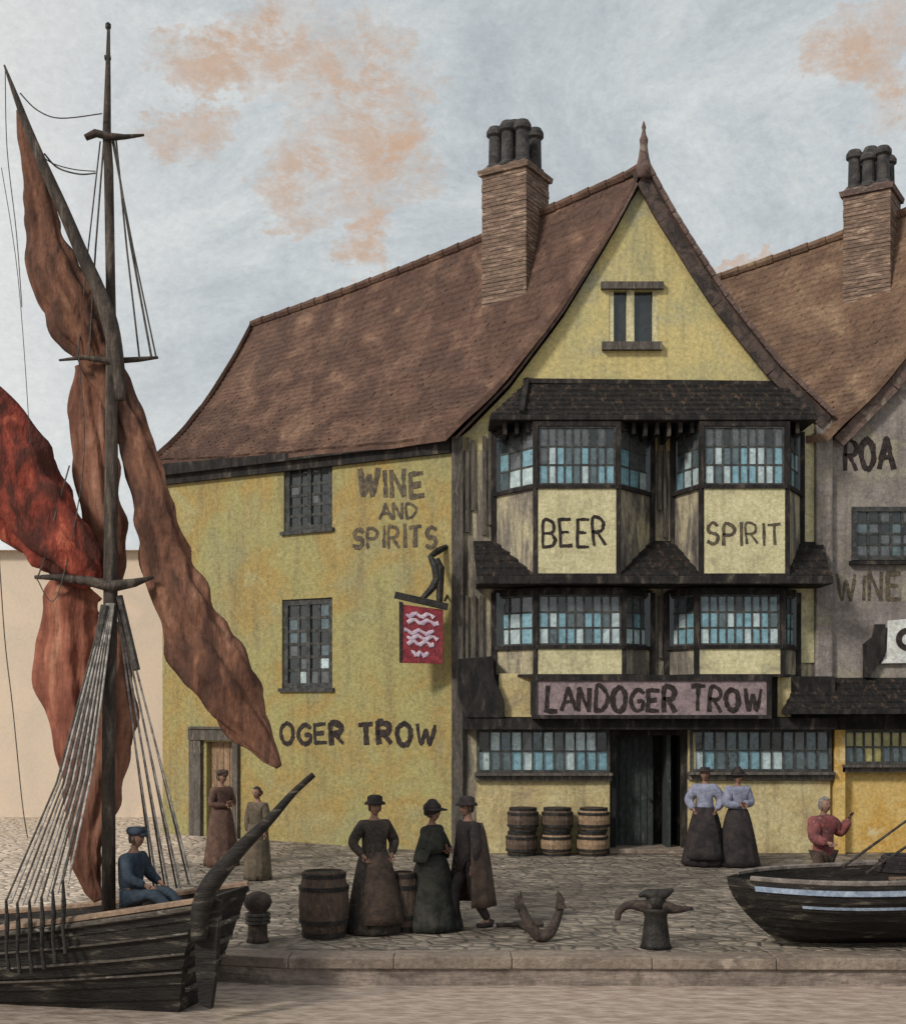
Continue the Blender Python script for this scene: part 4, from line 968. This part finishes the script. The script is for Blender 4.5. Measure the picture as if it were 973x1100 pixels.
    for s,W,H,d in hands:   # fingers and thumb
        x=d.cross(Vector((0,-1,.2))).normalized(); y=x.cross(d)
        for q,(off,ln) in enumerate(((-.027,.066),(-.009,.078),(.009,.072),(.026,.056))):
            a=H+x*off; b=a+d*ln*.5+y*-.006; c=b+d*ln*.4+y*.018; mb.tube([a*k,b*k,c*k],[.0095*k,.0085*k,.006*k],6)
        a=W+d*.02+x*-s*.02; b=a+x*-s*.03+d*.03+y*.01; c=b+d*.03; mb.tube([a*k,b*k,c*k],[.011*k,.009*k,.007*k],6)
    body=mb.build('body','skin',t,local=True,smooth=True)
    eb=MB()
    for s in (-1,1):
        c=hc+Rt@(Vector((s*.03,-.086,.015))*k); eb.tube([c+Vector((0,.008,0)),c-Vector((0,.004,0))],[.010*k,.008*k],8)
    c=hc+Rt@(Vector((0,-.082,-.055))*k); xx=Rt@Vector((.02*k,0,0)); eb.tube([c-xx,c+xx],.004*k,6)
    eb.build('face_features','hair_dark',body,local=True)
    # coat
    V=[pel+Vector((0,0,-.13 if not seated else -.02)),ch,sh+Vector((0,0,-.01)),sh+Vector((0,0,.055))]; E=[(0,1),(1,2),(2,3)]; Rd=[(.18,.155),(.18,.15),(.16,.125),(.065,.06)]
    for S,Ev,W in sholders:
        i=len(V); V+=[S,Ev,W]; E+=[(2,i),(i,i+1),(i+1,i+2)]; Rd+=[.092*flare_,.078*flare_,.052*flare_]
    vs,fs=skin_graph([v*k for v in V],E,[tuple(q*k for q in (r if isinstance(r,tuple) else (r,r))) for r in Rd])
    mb=MB(); mb.add(vs,fs); co=mb.build('coat',coat,t,local=True,smooth=True)
    if skirt:
        z1=(pel.z+.10)*k
        mb=MB(); ns=10; pr_=[]
        for i in range(ns+1):
            q=i/ns; pr_.append(((.175+(skirt_w-.175)*q**.7)*k, z1*(1-q)+.015))
        mb.lathe(pr_,40,(0,bustle*.3*k,0),fold=.07,nf=11,sy=1.0+bustle,seed=len(label)); mb.build('skirt',skirt,t,local=True,smooth=True)
    if legs:
        V=[pel]; E=[]; Rd=[(.14,.12)]
        for A,B,Cc,F in LG:
            i=len(V); V+=[A,B,Cc+Vector((0,0,.02))]; E+=[(0,i),(i,i+1),(i+1,i+2)]; Rd+=[.105,.078,.06]
        vs,fs=skin_graph([v*k for v in V],E,[tuple(q*k for q in (r if isinstance(r,tuple) else (r,r))) for r in Rd])
        mb=MB(); mb.add(vs,fs); mb.build('trousers',legs,t,local=True,smooth=True)
        for A,B,Cc,F in LG:
            mb=MB(); mb.tube([(Cc+Vector((0,.05,.03)))*k,(Cc+Vector((0,.03,-.035)))*k,(Cc.lerp(F,.5)+Vector((0,0,-.02)))*k,(F+Vector((0,-.03,-.005)))*k],[.045*k,.052*k,.048*k,.03*k],10); mb.build('boot','cloth_black',t,local=True,smooth=True)
    if cloak:
        mb=MB(); n=24; 
        def ck(u,v):
            a=math.pi*(-.15+1.3*u); r=(.16+.17*v**.7)*k; zz=(sh.z+.02)*k*(1-v)+ (.35*k)*v
            f_=1+.06*v*math.sin(a*9); return Vector((math.cos(a)*r*1.05*f_,math.sin(a)*r*f_+.02,zz))
        mb.grid(ck,n,10); o=mb.build('cloak',cloak,t,local=True,smooth=True,fix=False); so=o.modifiers.new('s','SOLIDIFY'); so.thickness=.015
    if shawl:
        mb=MB(); n=28
        def sf(u,v):
            a=2*math.pi*u; r=(.07+.235*v**.55)*k; drop=.50 if math.sin(a)>-.5 else .34
            f_=1+.05*v*math.sin(a*7+1); return Vector((math.cos(a)*r*1.12*f_,(math.sin(a)*r*.75)*f_+sh.y*k,(sh.z+.06-drop*v)*k))
        mb.grid(sf,n,8); o=mb.build('shawl',shawl,t,local=True,smooth=True,fix=False); so=o.modifiers.new('s','SOLIDIFY'); so.thickness=.012
    if apron:
        mb=MB()
        def af(u,v):
            a=-math.pi/2+(u-.5)*1.5; r=(.16+(skirt_w-.13)*v**.65)*k+.02; return Vector((math.cos(a)*r,math.sin(a)*r,(pel.z+.08)*k*(1-v)+.14*v))
        mb.grid(af,10,8); o=mb.build('apron',apron,t,local=True,smooth=True,fix=False); so=o.modifiers.new('s','SOLIDIFY'); so.thickness=.01
    # hair
    mb=MB(); kk=len(mb.v); nu,nv=18,10
    hs_=1.0
    for i in range(nv+1):
        th=math.pi*.66*i/nv
        for j in range(nu):
            ph=2*math.pi*j/nu; y=-math.cos(ph); lim=.42 if y<-.4 else 1.0; tt=th*lim
            mb.v.append(hc+Rt@(Vector((math.sin(tt)*math.sin(ph)*.088,-math.sin(tt)*math.cos(ph)*.108,math.cos(tt)*.130))*k))
    for i in range(nv):
        for j in range(nu): mb.f.append((kk+i*nu+j,kk+i*nu+(j+1)%nu,kk+(i+1)*nu+(j+1)%nu,kk+(i+1)*nu+j)); mb.m.append(0)
    if skirt: c=hc+Rt@(Vector((0,.11,.0))*k); mb.lathe([(.01,-.05*k),(.045*k,-.03*k),(.05*k,0),(.04*k,.03*k),(.01,.045*k)],10,c)
    mb.build('hair',hair,t,local=True,smooth=True,fix=False)
    c=hc+Vector((0,.0,0)); mb=MB()
    if hat=='cap':
        mb.lathe([(.098*k,.045*k),(.11*k,.06*k),(.12*k,.10*k),(.10*k,.135*k),(.03*k,.145*k)],18,c,sy=1.1); mb.tube([c+Rt@Vector((-.06,-.10,.05))*k,c+Rt@Vector((0,-.15,.045))*k,c+Rt@Vector((.06,-.10,.05))*k],[.015*k,.03*k,.015*k],8,squash=.5)
    elif hat=='top':
        mb.lathe([(.155*k,.055*k),(.16*k,.06*k),(.155*k,.072*k),(.098*k,.07*k),(.092*k,.13*k),(.104*k,.20*k),(.10*k,.205*k)],20,c,sy=1.12)
    elif hat=='bonnet':
        mb.lathe([(.09*k,-.02*k),(.112*k,.02*k),(.125*k,.06*k),(.115*k,.11*k),(.08*k,.15*k),(.05*k,.19*k),(.02*k,.20*k)],18,c+Vector((0,.02*k,0)),sy=1.1)
        mb.lathe([(.15*k,.04*k),(.152*k,.055*k),(.10*k,.07*k)],18,c+Rt@Vector((0,-.03*k,0)),sy=1.2)
    elif hat=='boater':
        mb.lathe([(.15*k,.06*k),(.155*k,.07*k),(.095*k,.08*k),(.09*k,.13*k),(.085*k,.135*k)],20,c,sy=1.1)
    elif hat=='fisher':
        mb.lathe([(.14*k,.03*k),(.13*k,.06*k),(.10*k,.075*k),(.10*k,.13*k),(.06*k,.155*k)],18,c,sy=1.1)
    if hat: mb.build('hat',hatmat,t,local=True,smooth=True)
    return t
A_down=[((.24,0,-.27),(.21,-.05,-.52)),((.24,0,-.27),(.21,-.05,-.52))]
A_hip=[((.31,.04,-.24),(.20,-.12,-.40)),((.31,.04,-.24),(.20,-.12,-.40))]
A_fold=[((.25,-.02,-.27),(.03,-.2,-.28)),((.25,-.02,-.27),(.03,-.2,-.24))]
A_raise=[((.25,-.05,-.25),(.16,-.25,-.30)),((.31,-.05,-.20),(.33,-.18,.02))]
person('woman in mottled brown dress and flat black hat standing behind the barrel',tuple(G(402,1001)),R(25),1.62,'cloth_mix',skirt='cloth_mix',hat='fisher',arms=A_hip,skirt_w=.38,apron='cloth_brown')
person('woman in long dark green dress and black bonnet talking on the quay',tuple(G(464,998)),R(60),1.52,'cloth_dark_green',skirt='cloth_dark_green',hat='bonnet',arms=A_fold,skirt_w=.43,shawl='cloth_dark_green')
person('man in black coat, black hat and brown cloak stepping along the quay',tuple(G(503,1000)),R(-62),1.60,'cloth_black',legs='cloth_black',hat='fisher',arms=A_down,cloak='cloth_brown',
       legp=[((.09,0,-.05),(.10,-.16,-.45),(.10,-.14,-.87)),((.09,0,-.05),(.10,.04,-.48),(.10,.25,-.83))])
person('left woman of the pair in lilac bodices and black skirts by the shop window',tuple(G(757,929)),R(-12),1.66,'cloth_lilac',skirt='cloth_black',hat='boater',arms=A_hip,skirt_w=.42,flare_=1.3,apron='cloth_black',hatmat='cloth_black')
person('right woman of the pair in lilac bodices, nearer the house corner',tuple(G(792,930)),R(14),1.62,'cloth_lilac',skirt='cloth_black',hat='bonnet',arms=A_fold,skirt_w=.40,flare_=1.35)
person('figure in long ruddy brown clothes standing in front of the side doorway',tuple(G(238,930)),R(45),1.62,'cloth_ruddy',skirt='cloth_ruddy',hat='cap',arms=A_fold,skirt_w=.33,hatmat='cloth_brown')
person('person in olive tan clothes outside the side doorway nearest the tiller',tuple(G(277,945)),R(-30),1.46,'cloth_tan',skirt='cloth_tan',hat=None,arms=A_down,skirt_w=.26,hair='hair_dark')
person('grey haired person in red jacket behind the rowing boat',tuple(G(884,985)),R(30),1.55,'cloth_red',legs='cloth_brown',hat=None,hair='hair_grey',arms=A_raise,flare_=1.35)
# sailor on the barge: sits on the deck, above the hull
sat=P(140,972,13.6)
person('sailor in navy jacket and cap sitting on the barge deck',(sat.x,sat.y,sat.z-.03),R(70),1.45,'cloth_navy',legs='cloth_navy',hat='cap',hatmat='cloth_navy',seated=True,lean=.05,
       arms=[((.24,-.08,-.24),(.16,-.28,-.32)),((.24,-.08,-.24),(.16,-.28,-.32))],legp=[((.1,-.08,-.02),(.14,-.42,.06),(.13,-.66,-.14)),((.1,-.08,-.02),(.14,-.42,.06),(.13,-.66,-.14))])

# ------------------------------------------------------------------ sky, sun, camera
sc=bpy.context.scene
w=bpy.data.worlds.new('World'); sc.world=w; w.use_nodes=True; nt=w.node_tree; N=nt.nodes; L=nt.links
for n in list(N): N.remove(n)
out=N.new('ShaderNodeOutputWorld'); sky=N.new('ShaderNodeTexSky'); sky.sky_type='NISHITA'; sky.sun_disc=False
sdir=Vector((-.62,-.62,.60)).normalized()
sky.sun_elevation=math.asin(sdir.z); sky.sun_rotation=math.atan2(sdir.x,sdir.y)
b1_=N.new('ShaderNodeBackground'); b1_.inputs['Strength'].default_value=.10; L.new(sky.outputs[0],b1_.inputs['Color'])
tc=N.new('ShaderNodeTexCoord'); sp_=N.new('ShaderNodeSeparateXYZ'); L.new(tc.outputs['Generated'],sp_.inputs[0])
def mth(op,a,b=None,c=None):
    n=N.new('ShaderNodeMath'); n.operation=op
    for i,x in enumerate((a,b,c)):
        if x is None: continue
        if isinstance(x,(int,float)): n.inputs[i].default_value=x
        else: L.new(x,n.inputs[i])
    return n.outputs[0]
yy=mth('MAXIMUM',sp_.outputs['Y'],.05); U=mth('DIVIDE',sp_.outputs['X'],yy); V_=mth('DIVIDE',sp_.outputs['Z'],yy)
def noi(s,d,r=.6,dist=0,off=0,vec=None):
    n=N.new('ShaderNodeTexNoise'); n.inputs['Scale'].default_value=s; n.inputs['Detail'].default_value=d; n.inputs['Roughness'].default_value=r; n.inputs['Distortion'].default_value=dist
    mp=N.new('ShaderNodeMapping'); mp.inputs['Location'].default_value=(off,off*.7,off*1.3); mp.inputs['Scale'].default_value=(1,1,1.5)
    L.new(tc.outputs['Generated'],mp.inputs[0]); L.new(mp.outputs[0],n.inputs['Vector']); return n.outputs['Fac']
na=noi(11,5,.78,.3); nbz=noi(11,5,.78,.3,5.3)
Ud=mth('MULTIPLY_ADD',mth('SUBTRACT',na,.5),.13,U); Vd=mth('MULTIPLY_ADD',mth('SUBTRACT',nbz,.5),.13,V_)
def blob(px,py,rx,ry):
    du=mth('DIVIDE',mth('SUBTRACT',Ud,(px-CX)/FPX),rx/FPX); dv=mth('DIVIDE',mth('SUBTRACT',Vd,(HY-py)/FPX),ry/FPX)
    q=mth('ADD',mth('MULTIPLY',du,du),mth('MULTIPLY',dv,dv)); return mth('MAXIMUM',mth('SUBTRACT',1.15,q),0)
m_=None
for b in ((385,85,85,85),(290,35,55,60),(225,60,62,30),(420,170,60,62),(345,190,60,60),(395,255,30,45),(205,135,50,34),(930,45,62,45),(965,110,34,36),(830,290,75,12)):
    q=blob(*b); m_=q if m_ is None else mth('MAXIMUM',m_,q)
den=noi(18,7,.8,.3,2.1)
holes=N.new('ShaderNodeMapRange'); holes.inputs['From Min'].default_value=.42; holes.inputs['From Max'].default_value=.54; L.new(den,holes.inputs['Value'])
mask=mth('MINIMUM',mth('MULTIPLY',mth('POWER',m_,.6),mth('MULTIPLY_ADD',holes.outputs[0],.75,.25)),.95)
def ramp(fac,stops):
    r=N.new('ShaderNodeValToRGB'); e=r.color_ramp.elements
    e[0].position,e[0].color=stops[0][0],(*stops[0][1],1); e[1].position,e[1].color=stops[-1][0],(*stops[-1][1],1)
    for p,c in stops[1:-1]: x=e.new(p); x.color=(*c,1)
    L.new(fac,r.inputs['Fac']); return r.outputs['Color']
base=ramp(noi(6,7,.78,.6,7.7),[(.32,(.42,.46,.485)),(.45,(.49,.53,.55)),(.55,(.56,.595,.605)),(.70,(.67,.69,.685))])
peach=ramp(noi(14,7,.7,.3,3.3),[(.35,(.56,.49,.44)),(.5,(.55,.42,.33)),(.66,(.56,.38,.26))])
def mix(f,a,b,bt='MIX'):
    n=N.new('ShaderNodeMix'); n.data_type='RGBA'; n.blend_type=bt
    if isinstance(f,(int,float)): n.inputs['Factor'].default_value=f
    else: L.new(f,n.inputs['Factor'])
    for s,x in (('A',a),('B',b)):
        if isinstance(x,tuple): n.inputs[s].default_value=(*x,1)
        else: L.new(x,n.inputs[s])
    return n.outputs['Result']
# paler air to the left and towards the horizon
lf=N.new('ShaderNodeMapRange'); lf.inputs['From Min'].default_value=-.18; lf.inputs['From Max'].default_value=-.36; lf.inputs['To Max'].default_value=.75; L.new(Ud,lf.inputs['Value'])
col=mix(lf.outputs[0],base,(.80,.79,.77)); col=mix(mask,col,peach)
gr=noi(160,4,.8,0,1.1); g2=N.new('ShaderNodeMapRange'); g2.inputs['From Min'].default_value=.3; g2.inputs['From Max'].default_value=.7; g2.inputs['To Min'].default_value=.93; g2.inputs['To Max'].default_value=1.07; L.new(gr,g2.inputs['Value'])
col=mix(1.0,col,g2.outputs[0],'MULTIPLY')
b2_=N.new('ShaderNodeBackground'); L.new(col,b2_.inputs['Color']); b2_.inputs['Strength'].default_value=1.0
ms=N.new('ShaderNodeMixShader'); ms.inputs[0].default_value=.95; L.new(b1_.outputs[0],ms.inputs[1]); L.new(b2_.outputs[0],ms.inputs[2]); L.new(ms.outputs[0],out.inputs['Surface'])
ld=bpy.data.lights.new('sun','SUN'); ld.energy=2.4; ld.angle=R(9); ld.color=(1,.95,.86); lo=bpy.data.objects.new('sun',ld); C.objects.link(lo)
lo.rotation_euler=(-sdir).to_track_quat('-Z','Y').to_euler(); lo.location=(-20,-20,30)
cd=bpy.data.cameras.new('camera'); cam=bpy.data.objects.new('camera',cd); C.objects.link(cam); cam.location=(0,0,EYE); cam.rotation_euler=(R(90),0,0)
cd.sensor_fit='VERTICAL'; cd.sensor_height=24; cd.lens=24*FPX/1100; cd.shift_y=(HY-550)/1100; cd.clip_end=3000; cd.clip_start=.1
sc.camera=cam
sc.view_settings.view_transform='Standard'; sc.view_settings.look='None'; sc.view_settings.exposure=.08; sc.view_settings.gamma=1

sc.cycles.max_bounces=4; sc.cycles.diffuse_bounces=2; sc.cycles.glossy_bounces=2
